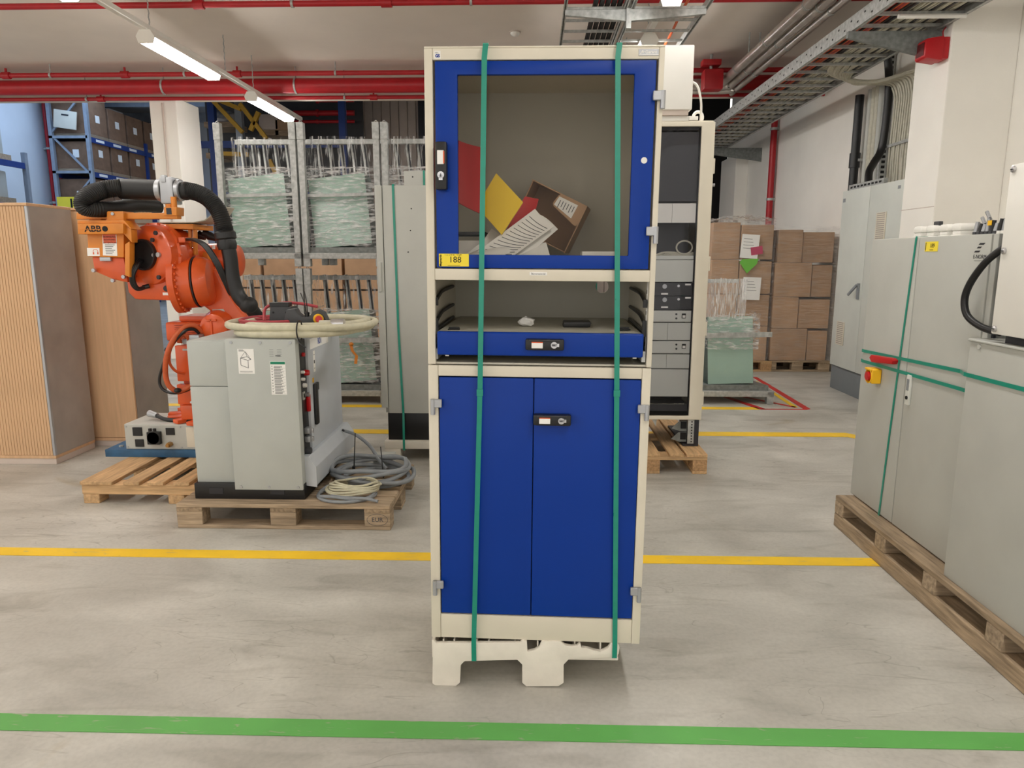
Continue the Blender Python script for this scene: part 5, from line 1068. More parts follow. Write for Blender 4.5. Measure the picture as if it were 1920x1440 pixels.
# ================================================================== WALL CABINET WITH ITS PIPES
wc = thing('wall_cabinet', 'pale two-door switch cabinet against the right wall', 'cabinet', (3.7, 7.6, 0))
obj('plinth', B(3.47, 3.94, 6.96, 8.26, 0, .27), mat('plinthgrey', (120, 126, 130), .55, var=.06), wc, bevel=.003)
obj('body', B(3.475, 3.94, 6.94, 8.27, .27, 2.21), mat('wallcab', (208, 212, 206), .45, var=.03), wc, bevel=.004)
da = obj('door', B(3.45, 3.474, 7.615, 8.27, .275, 2.21), 'wallcab', wc, bevel=.004); db = obj('door', B(3.45, 3.474, 6.94, 7.61, .275, 2.21), 'wallcab', wc, bevel=.004)
def grille(d, y0, y1, z0, z1, n):
    g = obj('vent_grille', B(3.442, 3.45, y0, y1, z0, z1), 'cream', d, bevel=.002, segs=1)
    for k in range(n): z = z0 + (k + .7) * (z1 - z0) / (n + .4); obj('slot', B(3.440, 3.442, y0 + .02, y1 - .02, z, z + (z1 - z0) / n * .42), 'laminate', g, smooth=False)
grille(db, 7.22, 7.42, 1.64, 1.93, 14); grille(da, 7.95, 8.14, .52, .78, 12)
hh = obj('door_handle', B(3.43, 3.45, 7.66, 7.70, 1.05, 1.22), 'cable_grey', da, bevel=.004); obj('lever', MB().bar((3.42, 7.68, 1.20), (3.39, 7.80, 1.09), .02, .025), 'cable_grey', hh, bevel=.004)
obj('type_plate', B(3.4485, 3.45, 8.19, 8.25, 2.09, 2.13), 'cable_grey', da, smooth=False); obj('type_plate', B(3.4485, 3.45, 7.0, 7.05, 2.13, 2.16), 'cable_grey', db, smooth=False)
fs_ = obj('perforated_rail', B(3.50, 3.54, 7.45, 8.25, 2.215, 2.275), 'galv', wc, smooth=False)
for k in range(9): obj('slot', B(3.498, 3.50, 7.50 + k * .082, 7.55 + k * .082, 2.235, 2.255), 'ink', fs_, smooth=False)
obj('black_pipe', MB(), 'black') if 0 else None
t = thing('cable_pipe', 'black cable pipe rising from the wall cabinet', 'pipe', (3.86, 9.0, 2.2))
obj('pipe', MB().cyl((3.86, 9.0, 1.2), (3.86, 9.0, 3.38), .05, n=14), 'black', t); obj('sleeve', MB().cyl((3.86, 9.0, 2.55), (3.86, 9.0, 2.72), .062, n=14), 'black', t); obj('clamp', B(3.86, 3.95, 8.94, 8.96, 2.62, 2.65), 'galv', t, smooth=False)
for k in range(4):
    t = thing('conduit', ('first', 'second', 'third', 'fourth')[k] + ' grey plastic conduit from the black pipe on the right wall', 'conduit', (3.91, 8.82 - k * .09, 1.5), group='grey conduits on the right wall')
    obj('tube', MB().cyl((3.905, 8.80 - k * .09, 1.2), (3.905, 8.80 - k * .09, 3.4), .036, n=12), 'cable_lite' if k % 3 else 'lightgrey', t)
    for z in (2.0, 2.9): obj('clip', B(3.90, 3.948, 8.76 - k * .09, 8.84 - k * .09, z, z + .02), 'galv', t, smooth=False)
pr2 = thing('cable_rail', 'perforated upright steel rail beside the vertical cables', 'rail', (3.85, 8.38, 2.2))
obj('rail', B(3.86, 3.94, 8.36, 8.40, 2.0, 3.75), 'galv', pr2, smooth=False)
for k in range(26): obj('slot', B(3.88, 3.92, 8.3585, 8.36, 2.25 + k * .055, 2.28 + k * .055), 'ink', pr2, smooth=False)
t = thing('black_hose', 'thick black hose bending down into the wall cabinet', 'hose', (3.8, 8.3, 2.3))
obj('hose', MB().tube([(3.72, 8.2, 3.75), (3.80, 8.25, 3.6), (3.84, 8.25, 3.3), (3.84, 8.25, 2.9), (3.82, 8.26, 2.65), (3.74, 8.22, 2.52), (3.64, 8.1, 2.4), (3.60, 8.0, 2.26), (3.60, 7.97, 2.215)], .04, n=12), 'black', t)
random.seed(21)
for k in range(14):
    y = 8.2 - k * .05; t0 = 6.0; zz_ = 3.44 + .006 * (k % 3); xt = 2.95 + k * .029
    yb_ = 8.75 - .02 * k
    pts = [(xt, 4.6, zz_), (xt, 6.4, zz_), (xt + .01, 7.3 + .04 * k, zz_ - .02), (xt + .10, 7.9 + .02 * k, zz_ - .07 - .004 * k), (3.55 + .01 * k, 8.15 - .01 * k, zz_ - .12), (3.82, y + .02, zz_ - .12), (3.89, y, zz_ - .25), (3.895, y, 3.0), (3.89 + .006 * (k % 2), y + .01, 2.6), (3.89, y - .015 * (k % 3), 2.216)]
    obj('grey_cable', MB().tube(pts, .014, n=6, sub=5), 'cable_lite', None, label='grey tray cable bending down the wall, ' + ('first', 'second', 'third', 'fourth', 'fifth', 'sixth', 'seventh', 'eighth', 'ninth', 'tenth', 'eleventh', 'twelfth', 'thirteenth', 'fourteenth')[k] + ' from the black hose', cat='cable', group='grey cables bending from the tray down the wall')
t = thing('cable_clamp', 'metal cross clamp holding the vertical grey cables', 'clamp', (3.88, 7.9, 2.68)); obj('bar', B(3.865, 3.945, 7.5, 8.24, 2.67, 2.70), 'galv', t, smooth=False)

# ================================================================== CABLE TRAY ALONG THE WALL
tr = thing('cable_tray', 'long galvanised cable ladder under the ceiling along the right wall', 'cable tray', (3.08, 8.5, 3.38))
for xx in (2.66, 3.375):
    s_ = 1 if xx < 3 else -1; rail = obj('side_rail', B(xx - .004, xx + .004, 3.5, 13.4, 3.36, 3.48).box(min(xx, xx + s_ * .03), max(xx, xx + s_ * .03), 3.5, 13.4, 3.36, 3.366).box(min(xx, xx + s_ * .03), max(xx, xx + s_ * .03), 3.5, 13.4, 3.474, 3.48), 'galv', tr, smooth=False)
    if xx < 3:
        me = mesh_of('rail_hole', MB().box(-.0006, 0, -.014, .014, -.007, .007), smooth=False); me.materials.append(MATS['ink'])
        for k in range(62): put(me, 'rail_hole', rail, (xx - .0041, 5.6 + k * .125, 3.44 if k % 2 else 3.40))
rm = mesh_of('rung', MB().box(-.352, .352, -.014, .014, -.012, .012), smooth=False); rm.materials.append(MATS['galv'])
for k in range(33): put(rm, 'rung', tr, (3.0175, 3.7 + k * .3, 3.382))
for yy in (6.45, 12.95):
    xe = 3.40 if yy < 7 else 3.95
    obj('bracket', MB().prism([(2.62, 3.35), (xe, 3.35), (xe, 3.12), (xe - .1, 3.14), (2.62, 3.30)], 'y', yy - .02, yy + .02), 'galv_dark', tr, smooth=False)
obj('white_rod', MB().cyl((2.84, 6.05, 3.345), (3.36, 6.05, 3.345), .018, n=8), 'white', tr)
random.seed(31)
for k in range(9):
    xx = 2.70 + k * .025; m_ = ('cable_orange', 'cable_orange', 'redpipe', 'cable_orange', 'black', 'cable_orange', 'cable_red', 'cable_orange', 'black')[k]
    pts = [(xx + random.uniform(-.012, .012), 3.6 + j * .8, 3.41 + random.uniform(0, .02)) for j in range(13)]
    obj('tray_cable', MB().tube(pts, .012, n=6, sub=3), m_, None, label={'cable_orange': 'orange', 'redpipe': 'dark red', 'black': 'black', 'cable_red': 'pale red'}[m_] + ' cable in the wall tray, ' + ('first', 'second', 'third', 'fourth', 'fifth', 'sixth', 'seventh', 'eighth', 'ninth')[k] + ' from the pipes', cat='cable', group='coloured cables in the wall tray')
for k in range(18):
    xx = 2.93 + k * .0235; m_ = 'cable_lite' if k % 4 else 'darkgrey'
    pts = [(xx + random.uniform(-.015, .015), 3.6 + j * .8, 3.405 + random.uniform(0, .015)) for j in range(13)]
    obj('tray_cable', MB().tube(pts, .013, n=6, sub=3), m_, None, label=('grey' if k % 4 else 'dark grey') + ' cable lying in the wall tray, ' + ('first', 'second', 'third', 'fourth', 'fifth', 'sixth', 'seventh', 'eighth', 'ninth', 'tenth', 'eleventh', 'twelfth', 'thirteenth', 'fourteenth', 'fifteenth', 'sixteenth', 'seventeenth', 'eighteenth')[k] + ' from the orange ones', cat='cable', group='grey cables lying in the wall tray')
# insulated pipes beside the tray
mat('lagging', (206, 200, 194), .34, metal=.65, var=.16, vs=8, bump=.1, bs=30)
for k, (xx, zz_, r_, lab) in enumerate(((2.44, 3.72, .052, 'left'), (2.56, 3.70, .05, 'middle'), (2.655, 3.66, .036, 'right'))):
    t = thing('insulated_pipe', lab + ' one of three silver insulated pipes beside the wall tray', 'pipe', (xx, 7, zz_), group='insulated pipes beside the tray')
    obj('lagging', MB().tube([(xx, -6, zz_), (xx, 2, zz_), (xx, 9.5 + k * .1, zz_), (xx - .01, 9.7 + k * .1, zz_), (xx - .12, 9.8 + k * .1, zz_ - .01), (xx - .6, 9.8 + k * .1, zz_ - .01)], r_, n=14, sub=4), 'lagging', t)
    for y in (5.8, 6.9, 8.0, 9.1): obj('joint_band', MB().cyl((xx, y, zz_), (xx, y + .03, zz_), r_ + .004, n=14), 'galv', t)
    obj('hanger', MB().cyl((xx, 8.7, zz_ + r_), (xx, 8.7, 4.0), .008, n=6), 'galv', t)
# siren
t = thing('fire_siren', 'red fire alarm siren on the right pillar', 'siren', (3.36, 6.4, 3.18))
obj('base', B(3.34, 3.399, 6.31, 6.47, 3.10, 3.27), 'red', t, bevel=.01); obj('horn', MB().prism([(3.21, 3.105), (3.345, 3.085), (3.345, 3.275), (3.21, 3.255), (3.20, 3.24), (3.20, 3.12)], 'y', 6.30, 6.46), 'red', t, bevel=.014)
obj('mouth', B(3.197, 3.20, 6.32, 6.44, 3.13, 3.23), mat('darkred', (90, 10, 16), .5), t, smooth=False); obj('cable', MB().tube([(3.37, 6.36, 3.27), (3.36, 6.36, 3.32), (3.39, 6.38, 3.36)], .005, n=6), 'redpipe', t)

# ================================================================== CENTRAL CABLE TRAYS UNDER THE CEILING
for nm, xa, xb, lab in (('left', .25, .74, 'left ladder tray carrying black hoses above the cabinet'), ('right', .80, 1.40, 'right empty ladder tray above the cabinet')):
    t = thing('ladder_tray', lab, 'cable tray', ((xa + xb) / 2, 6, 3.5), group='central ladder trays')
    for xx in (xa, xb): obj('side_rail', B(xx - .004, xx + .004, -2, 9.4, 3.49, 3.56).box(xx - .015, xx + .015, -2, 9.4, 3.49, 3.495), 'galv', t, smooth=False)
    rm2 = mesh_of('rung', MB().box(-(xb - xa) / 2, (xb - xa) / 2, -.011, .011, -.01, .01), smooth=False); rm2.materials.append(MATS['galv'])
    for k in range(20): put(rm2, 'rung', t, ((xa + xb) / 2, 3.6 + k * .3, 3.505))
    obj('bracket_arm', MB().prism([((xa if nm == 'left' else xb), 3.49), (.77, 3.49), (.77, 3.40), ((xa if nm == 'left' else xb), 3.45)], 'y', 6.28, 6.32), 'galv', t, smooth=False)
    obj('bracket_arm', MB().prism([((xa if nm == 'left' else xb), 3.49), (.77, 3.49), (.77, 3.40), ((xa if nm == 'left' else xb), 3.45)], 'y', 9.0, 9.04), 'galv', t, smooth=False)
t = thing('tray_hanger', 'galvanised ceiling post carrying both central trays', 'post', (.77, 6.3, 3.4)); obj('post', B(.75, .79, 6.26, 6.34, 3.34, 4.0), 'galv', t, smooth=False); obj('post', B(.75, .79, 8.98, 9.06, 3.34, 4.0), 'galv', t, smooth=False)
for k in range(5):
    xx = .50 + k * .05; pts = [(xx, 3.5 + .02 * j, 3.545) for j in range(240)]
    obj('black_hose', MB().tube(pts, .023, n=8, sub=1, rib=.16), 'rubber', None, label='black corrugated hose in the left tray, ' + ('first', 'second', 'third', 'fourth', 'fifth')[k] + ' from the left', cat='hose', group='corrugated hoses in the left tray')
t = thing('orange_cable', 'orange cable lying in the right central tray', 'cable', (1.25, 7, 3.52)); obj('jacket', MB().tube([(1.22, 3.6, 3.53), (1.25, 5, 3.53), (1.24, 6.3, 3.54), (1.27, 7.4, 3.53), (1.24, 9, 3.53)], .012, n=6), 'cable_orange', t)

# ================================================================== GLASS RACKS
def stillage_proto(W=.80, D=1.0, H=1.38):
    """origin front left floor corner, x to the right, y to the back; glass leans on a slatted back frame"""
    t = thing('glass_rack', 'x', 'rack', (0, 0, 0), local=True, group='galvanised glass racks')
    for x in (.035, W - .035):
        for y in (.035, D - .035): obj('leg', B(x - .035, x + .035, y - .035, y + .035, 0, .13), 'galv', t, bevel=.003, segs=1)
    obj('base_rail', B(0, W, 0, .06, .075, .135), 'galv', t, bevel=.003, segs=1); obj('base_rail', B(0, W, D - .06, D, .075, .135), 'galv', t, bevel=.003, segs=1)
    for x in (.0, W - .05): obj('base_rail', B(x, x + .05, .06, D - .06, .075, .135), 'galv', t, bevel=.003, segs=1)
    obj('bearer', MB().add([(.05, .04, .135), (W - .05, .04, .135), (W - .05, .64, .135), (.05, .64, .135), (.05, .04, .19), (W - .05, .04, .19), (W - .05, .64, .145), (.05, .64, .145)], [(0, 3, 2, 1), (4, 5, 6, 7), (0, 1, 5, 4), (1, 2, 6, 5), (2, 3, 7, 6), (3, 0, 4, 7)]), 'galv_dark', t, smooth=False)
    for x in (.03, W - .03):
        p = obj('post', B(x - .03, x + .03, .0, .06, .135, H - .02), 'galv', t, bevel=.003, segs=1); obj('post_head', B(x - .034, x + .034, -.004, .064, H - .16, H), 'galv', p, bevel=.002, segs=1)
        obj('post_tip', MB().tube([(x - .02, .03, H - .002), (x, .03, H + .018), (x + .02, .03, H - .002)], .004, n=5), 'galv', p)
    obj('cross_bar', B(.0, W, D * .5, D * .55, H - .13, H - .08), 'galv', t, bevel=.003, segs=1)
    sm = mesh_of('slat', MB().bar((.075, .42, .15), (-.075, .62, H - .08), .034, .05, up=(0, 1, 0)), smooth=False); sm.materials.append(MATS['galv'])
    sk_ = mesh_of('slat_pad', MB().bar((.075, .40, .15), (-.075, .592, H - .08), .016, .012, up=(0, 1, 0)), smooth=False); sk_.materials.append(MATS['ral_dark'])
    for k in range(6):
        o = put(sm, 'slat', t, (.10 + k * .12, 0, 0)); put(sk_, 'slat_pad', o, (.012, 0, 0))
    return t
SP = stillage_proto()
def glass_stack(label, x0, y0, z0, w, h, n, lean=-6.0):
    t = thing('glass_stack', label, 'glass', (x0 + w / 2, y0, z0), (R(-7), R(lean), 0), local=True, group='stacked glass panes')
    me = mesh_of('pane', MB().box(-w / 2, w / 2, 0, .02, 0, h), bevel=.0015, segs=1); me.materials.append(MATS['glassblock']); me.materials.append(MATS['glassedge'])
    for p in me.polygons: p.material_index = 1 if abs(p.normal.x) > .6 else 0
    for k in range(n): put(me, 'pane', t, (0, k * .0245, 0))
    mi = mesh_of('interlay', MB().box(-w / 2 + .002, w / 2 - .0015, 0, .0046, .002, h - .002), smooth=False); mi.materials.append(MATS['glassedge'])
    for k in range(n - 1): put(mi, 'interlay', t, (0, k * .0245 + .0199, 0))
    return t
def wrap(label, x0, x1, y0, y1, z0, z1, m, seed, amp=.012, parent=None, name='stretch_film'):
    def f(u, v):
        # wraps left side, front and right side
        s = u * 3; x, y = (x0, y1 + (y0 - y1) * s) if s < 1 else ((x0 + (x1 - x0) * (s - 1), y0) if s < 2 else (x1, y0 + (y1 - y0) * (s - 2)))
        z = z0 + (z1 - z0) * v; q = Vector((x * 7 + seed, y * 7, z * 4)); n_ = noise.noise(q) + .5 * noise.noise(q * 3)
        return Vector((x + n_ * amp, y + amp * noise.noise(q + Vector((9, 3, 1))), z + amp * noise.noise(q + Vector((1, 7, 3)))))
    return obj(name, MB().grid(f, 42, 14), m, parent, label=None if parent else label, cat=None if parent else 'film', group=None if parent else 'stretch film on the glass racks')
XS = [-3.125, -2.305, -1.485]; YS = 7.15
nm_ = {(0, 0): 'lower left glass rack, behind the robot', (0, 1): 'upper left galvanised glass rack beside the pillar', (1, 0): 'lower middle glass rack behind the control cabinet', (1, 1): 'upper middle galvanised glass rack', (2, 0): 'lower right glass rack behind the tall grey cabinet', (2, 1): 'upper right glass rack above the tall grey cabinet'}
firstS = True
for i, x in enumerate(XS):
    for j in range(2):
        loc = (x, YS, j * 1.40)
        if firstS: SP.location = loc; SP['label'] = nm_[(i, j)]; firstS = False
        else: copy_tree(SP, None, location=loc, label=nm_[(i, j)])
        w_, h_, n_ = ((.58, .70, 12) if j else (.58, .74, 12)) if i < 2 else (.55, .62, 5)
        glass_stack('stack of greenish glass panes in the ' + nm_[(i, j)].split(',')[0].split(' galv')[0].split(' behind')[0].split(' above')[0] + (' rack position' if 'glass rack' not in nm_[(i, j)].split(',')[0] else ''), x + .10, YS + .10, j * 1.40 + .205, w_, h_, n_)
        if i < 2 or j:
            z0 = j * 1.40
            wrap('stretch film around the glass in the ' + ('upper ' if j else 'lower ') + ('left', 'middle', 'right')[i] + ' rack', x + .04, x + .74, YS + .085, YS + .50, z0 + .20, z0 + .98, 'film', 3 + i * 5 + j, .012)
            wrap('loose stretch film over the slats of the ' + ('upper ' if j else 'lower ') + ('left', 'middle', 'right')[i] + ' rack', x + .02, x + .78, YS + .33, YS + .62, z0 + .92, z0 + 1.30, 'film_wild', 13 + i * 5 + j, .025)
    # a wooden batten on top of each upper stack
    if i < 2: obj('steel_batten', MB().bar((x + .02, YS + .06, 2.09), (x + .78, YS + .06, 2.11), .035, .03), 'galv', None, smooth=False, label='steel batten across the glass in the upper ' + ('left', 'middle')[i] + ' rack', cat='batten', group='battens across the glass')
obj('steel_batten', MB().bar((-2.30, YS + .03, .65), (-1.50, YS + .03, .66), .03, .05), 'galv', None, smooth=False, label='steel batten across the lower middle glass', cat='batten', group='battens across the glass')
t = thing('yellow_tie', 'frayed yellow tie hanging on the lower middle glass', 'tie', (-1.83, 7.15, .45)); obj('strip', MB().ribbon([(-1.86, 7.14, .63), (-1.84, 7.13, .55), (-1.80, 7.13, .50), (-1.81, 7.12, .42)], (1, 0, 0), .03, .004), 'orange_y', t); obj('knot', MB().ball((-1.85, 7.13, .62), .025, .02, .02, 8, 6), 'orange_y', t)
# rack at the right with one tall glass stack
rs = copy_tree(SP, None, location=(1.68, 7.23, 0), label='single glass rack with green glass in front of the cartons')
def prune(o):
    for c in list(o.children): prune(c)
    bpy.data.objects.remove(o)
for c in list(rs.children):
    if c.name.split('.')[0] in ('slat', 'post', 'cross_bar'): prune(c)
obj('back_post', B(1.70, 1.76, 7.8, 7.86, .135, 1.47), 'galv', None, smooth=False) if 0 else None
LOCAL[rs] = True
obj('back_post', B(.02, .08, .56, .62, .135, 1.26), 'galv', rs, bevel=.003, segs=1); obj('top_bar', B(.02, .52, .50, .56, 1.22, 1.26), 'galv', rs, bevel=.003, segs=1)
glass_stack('green glass panes in the single rack before the cartons', 1.83, 7.36, .19, .47, .70, 9, -1.5)
wrap('', 1.86, 2.2, 7.40, 7.70, .86, 1.27, 'film_bunch', 44, .02)['label'] = 'crinkled clear film hanging above the single glass rack'
wrap('', 1.81, 2.33, 7.34, 7.72, .55, .92, 'film', 47, .012)['label'] = 'stretch film around the top of the single rack glass'
obj('steel_batten', MB().bar((1.70, 7.30, .70), (2.44, 7.30, .715), .03, .05), 'galv', None, smooth=False, label='steel batten across the single rack glass', cat='batten', group='battens across the glass')

# ================================================================== CARTONS ON PALLETS BY THE RIGHT WALL
random.seed(17)
def carton(label, x0, x1, y0, y1, z0, z1, grp, m='card', tape=True):
    t = thing('carton', label, 'carton', ((x0 + x1) / 2, (y0 + y1) / 2, z0), group=grp)
    obj('box', B(x0 + .004, x1 - .004, y0 + random.uniform(0, .02), y1, z0, z1 - .003), m, t, bevel=.006, segs=1)
    if 0: obj('tape', B((x0 + x1) / 2 - .025, (x0 + x1) / 2 + .025, y0 - .001 + .0, y0 + .02, z0 + (z1 - z0) * .72, z1), 'cable_lite' if 0 else 'card_dark', t, smooth=False)
    return t
pA = euro_pallet('wooden pallet under the left carton stack', (2.72, 9.75, 0), 0, False, W=.8, L=.86, H=(.022, .078, .022, .022)); pB = euro_pallet('wooden pallet under the right carton stack', (3.49, 9.76, 0), 0, True, W=.8, L=.84, H=(.022, .078, .022, .022))
zl = [.144, .60, 1.02, 1.46, 1.93]; zr = [.144, .57, .98, 1.42, 1.84]; lv = ('bottom', 'second', 'third', 'top')
for k in range(4):
    carton('left brown carton on the %s layer of the left stack' % lv[k], 2.30, 2.66, 9.38, 10.1, zl[k], zl[k + 1], 'cartons of the left stack')
    carton('right brown carton on the %s layer of the left stack' % lv[k], 2.665, 3.08, 9.37, 10.1, zl[k], zl[k + 1] - .01 * k, 'cartons of the left stack')
    a = 3.60 if k % 2 == 0 else 3.46
    carton('wide brown carton on the %s layer of the right stack' % lv[k], 3.12 + .02 * (k == 3), a, 9.37, 10.1, zr[k], zr[k + 1], 'cartons of the right stack')
    carton('narrow brown carton on the %s layer of the right stack' % lv[k], a + .005, 3.87, 9.40, 10.1, zr[k], zr[k + 1] - .03, 'cartons of the right stack')
wrap('', 2.28, 3.09, 9.345, 10.1, .15, 1.97, 'film_clear', 61, .012)['label'] = 'clear film around the left carton stack'
wrap('', 3.11, 3.89, 9.345, 10.1, .15, 1.88, 'film_clear', 66, .012)['label'] = 'clear film around the right carton stack'
obj('top_film', MB().grid(lambda u, v: Vector((2.26 + .84 * u, 9.33 + .75 * v, 1.945 + .07 * abs(noise.noise(Vector((u * 6, v * 5, 2)))) + .05 * math.sin(3 * u) * (1 - v))), 22, 16), 'film', None, label='crumpled film cap on the left carton stack', cat='film')
def note(label, px, py, w_, h_, m, rot=0, y=9.33):
    q = at(px, py, y); mb = MB().box(-w_ / 2, w_ / 2, -.001, .001, -h_ / 2, h_ / 2, Matrix.Translation((q.x, y, q.z)) @ Matrix.Rotation(rot, 4, 'Y'))
    o = obj('label_sheet', mb, m, None, smooth=False, label=label, cat='label')
    if m == 'paper':
        for k in range(4): obj('print_line', MB().box(-w_ * .38, w_ * (.1 + .06 * k), -.0018, -.001, h_ * (.3 - .13 * k), h_ * (.315 - .13 * k), Matrix.Translation((q.x, y, q.z)) @ Matrix.Rotation(rot, 4, 'Y')), 'print', o, smooth=False)
note('white paper sheet taped to the upper left cartons', 1406, 462, .225, .30, 'paper', R(4)); note('pink paper slip on the white sheet', 1419, 470, .15, .10, mat('pink', (196, 84, 112), .7), R(-8), 9.327)
note('white delivery paper on the left cartons, lower one', 1409, 541, .23, .29, 'paper', R(2))
q = at(1404, 498, 9.33); obj('label_sheet', MB().prism([(q.x - .12, q.z + .04), (q.x - .09, q.z + .08), (q.x + .12, q.z + .09), (q.x + .1, q.z + .02), (q.x - .02, q.z - .10)], 'y', 9.329, 9.332), mat('greenpaper', (120, 196, 80), .7), None, smooth=False, label='green triangular tag on the left cartons', cat='label')

# ================================================================== FAR HALL: PALLET RACKING WITH CARTONS
XR = -12.5
def hall_rack(label, ya, n_b, bay, levels, d=1.1):
    t = thing('pallet_rack', label, 'rack', (XR - d / 2, ya, 0), group='pallet racks in the far hall')
    for k in range(n_b + 1):
        y = ya + k * bay
        for x in (XR - .05, XR - d): obj('upright', B(x, x + .1, y, y + .1, 0, levels[-1] + (1.15 if k == 0 else .25)), 'rackgrey' if (k == 0 or n_b == 1) else 'rackblue', t, smooth=False)
        for j in range(5):
            z = .3 + j * 1.15; a, b = (XR, XR - d + .05) if j % 2 else (XR - d + .05, XR)
            if k == 0: obj('brace', MB().bar((a, y + .05, z), (b, y + .05, z + 1.1), .05, .05), 'rackgrey', t, smooth=False)
        if k == 0:
            for z in levels + [levels[-1] + 1.0]: obj('cross_tie', B(XR - d, XR, y, y + .08, z - .05, z + .02), 'rackgrey', t, smooth=False)
    for z in levels:
        for k in range(n_b):
            y = ya + k * bay; bmn = obj('beam', B(XR - .03, XR + .03, y + .1, y + bay, z - .14, z), 'rackblue', t, smooth=False); obj('beam', B(XR - d, XR - d + .06, y + .1, y + bay, z - .14, z), 'rackblue', t, smooth=False)
            for j in range(3): obj('beam_label', B(XR + .03, XR + .032, y + .35 + j * .85, y + .75 + j * .85, z - .10, z - .03), 'paper', bmn, smooth=False)
    return t
hall_rack('long pallet rack full of brown cartons in the far hall', 20.4, 2, 3.0, [1.62, 2.72, 3.86, 4.76 + .05])
hall_rack('short end of another rack at the far left edge', 13.7, 1, 4.0, [1.5, 2.75, 3.75])
g_ = 'cartons on the far hall rack'; ow = ('nearest', 'second', 'third', 'fourth', 'fifth', 'sixth')
for L_i, (z, lvn) in enumerate(((4.81, 'top'), (3.86, 'second'), (2.72, 'third'))):
    for k in range(6):
        y = 20.55 + k * .98; hgt = (1.15 if k == 0 else .92) if L_i == 0 else (.80 if L_i == 1 else .92)
        t = carton('%s palletised carton on the %s shelf of the far rack' % (ow[k], lvn), XR - 1.08, XR - .02, y, y + .90, z + .10, z + .10 + hgt - .06, g_, 'card_dark', False)
        obj('pallet_base', B(XR - 1.08, XR - .02, y, y + .9, z, z + .10), 'oldwood_x', t, smooth=False)
        obj('address_label', B(XR - .02, XR - .017, y + .35, y + .55, z + .45, z + .65), 'paper', t, smooth=False)
        if k == 0: obj('address_label', B(XR - .55, XR - .38, y - .004, y + .02, z + .40, z + .62), 'paper', t, smooth=False)
t = thing('file_box', 'pale archive box tipped over the far rack end', 'box', (-12.9, 20.3, 5.4)); obj('body', MB().box(-.32, .32, -.02, .02, -.24, .24, Matrix.Translation((-13.05, 20.36, 5.25)) @ Matrix.Rotation(R(8), 4, 'Y')), 'cream', t, bevel=.01); obj('grip_hole', MB().box(-.1, .1, -.025, -.02, .1, .14, Matrix.Translation((-13.05, 20.36, 5.25)) @ Matrix.Rotation(R(8), 4, 'Y')), 'ral_dark', t, smooth=False)
for z, lab in ((3.75, 'upper pallet load on the far left rack end'), (2.75, 'lower pallet load on the far left rack end')):
    t = thing('pallet_load', lab, 'pallet', (-13.0, 16.7, z)); obj('pallet_base', B(-13.6, -12.5, 16.2, 17.3, z, z + .13), 'oldwood_x', t, smooth=False); obj('load', B(-13.5, -12.6, 16.3, 17.2, z + .13, z + .75), 'lightgrey', t, bevel=.03)
t = thing('aisle_sign', 'yellow aisle sign with black number on the far rack', 'sign', (XR, 20.3, 2.3)); q = at(140, 377, 20.3)
sp_ = obj('plate', B(q.x - .55, q.x + .25, 20.36, 20.399, q.z - .25, q.z + .12), 'tag', t, smooth=False); text('sign_print', '10', .34, 'ink', sp_, (q.x - .05, 20.355, q.z - .07), bold=.01)

# ================================================================== RACKING BEHIND THE GLASS RACKS
yr = 13.2
fr_ = thing('pallet_rack', 'dark blue pallet rack with yellow diagonal braces behind the glass racks', 'rack', (-5, 13.5, 0))
def bp(px, py, y): return at(px, py, y)
for px, m_ in ((396, 'rackblue'), (447, 'rackgrey'), (641, 'rackblue')):
    q = at(px, 230, yr); obj('upright', B(q.x - .06, q.x + .06, yr, yr + .12, 0, 4.3), m_, fr_, smooth=False)
for a, b in (((392, 181), (455, 248)), ((485, 210), (470, 245)), ((398, 183), (452, 205)), ((395, 184), (482, 187)), ((450, 195), (500, 260)), ((505, 300), (530, 350)), ((415, 288), (465, 290))):
    obj('brace', MB().bar(at(a[0], a[1], yr - .15), at(b[0], b[1], yr - .15), .07, .07), mat('bracey', (190, 150, 50), .5, var=.08), fr_, smooth=False)
xa, xb = at(380, 250, yr).x, at(645, 250, yr).x
for z in (1.55, 2.65, 3.55): obj('beam', B(xa - .3, xb, yr + .02, yr + .08, z - .12, z), 'rackblue', fr_, smooth=False)
obj('back_sheet', B(xa - .5, xb + .05, yr + 1.3, yr + 1.36, 0, 6.2), 'darkgrey', fr_, smooth=False)
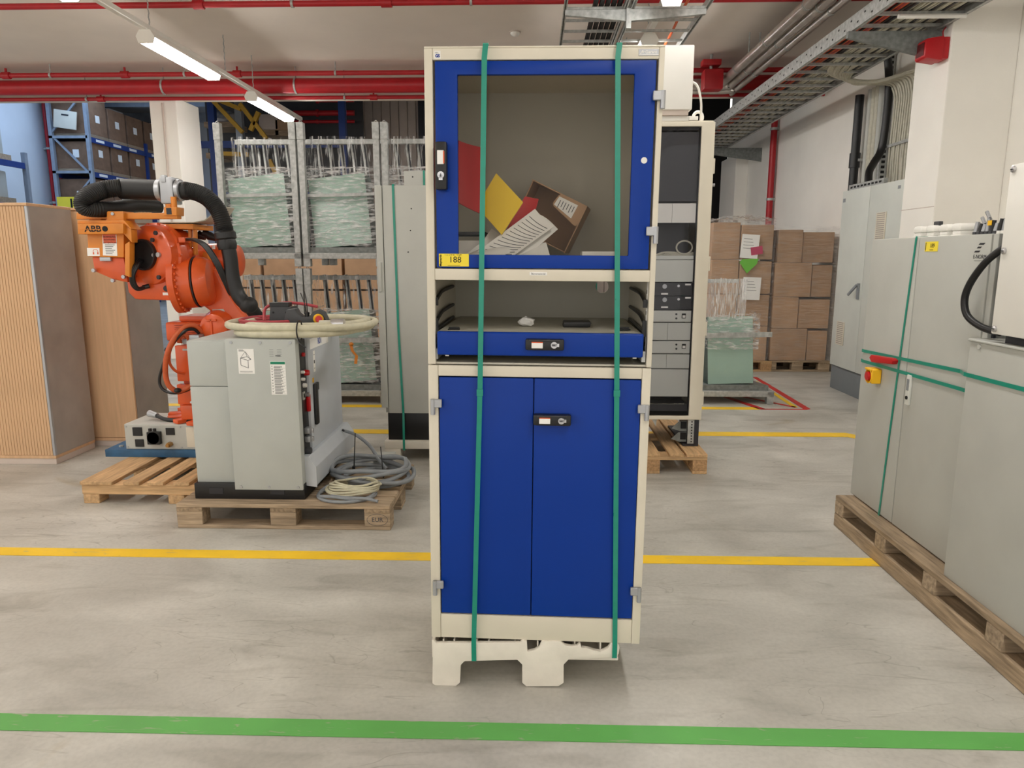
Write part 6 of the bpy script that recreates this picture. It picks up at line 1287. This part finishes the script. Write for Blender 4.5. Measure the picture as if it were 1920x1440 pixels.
for k, (py, r_) in enumerate(((187, .05), (212, .05), (228, .03))):
    q = at(610, py, yr + .9); t = thing('sprinkler_pipe', ('upper', 'middle', 'lowest')[k] + ' red pipe inside the dark racking', 'pipe', (q.x, yr + .9, q.z), group='red pipes in the dark racking'); obj('pipe', MB().cyl((at(550 if k else 597, py, yr + .9).x, yr + .9, q.z), (xb - .02, yr + .9, q.z), r_, n=10), 'redpipe', t); obj('end_cap', MB().cyl((at(597, py, yr + .9).x - .04, yr + .9, q.z), (at(597, py, yr + .9).x, yr + .9, q.z), r_ * 1.4, n=10), 'redpipe', t)
for k, (px0, px1, py0, py1, y, m_, lab) in enumerate(((382, 438, 208, 228, 13.5, 'film', 'silver film-wrapped load on the top shelf by the pillar'), (386, 416, 262, 286, 13.5, 'film', 'film-wrapped load on the shelf by the pillar'), (486, 520, 214, 243, 13.8, 'cladding', 'grey load on the racking near the lamp'), (516, 545, 224, 244, 13.8, 'card', 'small carton on the racking near the lamp'))):
    a = at(px0, py1, y); b = at(px1, py0, y); t = thing('rack_load', lab, 'load', ((a.x + b.x) / 2, y, a.z))
    if m_ == 'film':
        mb = MB().ball(((a.x + b.x) / 2, y + .3, a.z + .05), (b.x - a.x) / 2, .35, b.z - a.z, 16, 8); mb.v = [p + Vector((0, 0, 1)) * .08 * noise.noise(p * 5) for p in mb.v]; mb.v = [Vector((p.x, p.y, max(p.z, a.z))) for p in mb.v]
        obj('wrapped_goods', mb, mat('silverfilm', (190, 192, 196), .22, metal=.3, var=.3, vs=8, bump=.8, bs=12), t)
    else: obj('box', B(a.x, b.x, y, y + .5, a.z, b.z), m_, t, bevel=.01)
    obj('pallet_base', B(a.x, b.x, y, y + .6, a.z - .1, a.z - .004), 'oldwood_x', t, smooth=False)
# brown cartons seen through the lower glass racks
random.seed(5)
for i in range(6):
    for j in range(3):
        x = -5.0 + i * .74; carton('brown carton behind the lower glass racks, %s column from the left, %s layer' % (('first', 'second', 'third', 'fourth', 'fifth', 'sixth')[i], ('bottom', 'middle', 'top')[j]), x, x + .70, 10.5 if i > 1 else 11.2, 11.7, .02 + j * .5, .02 + j * .5 + .48, 'cartons behind the lower glass racks')
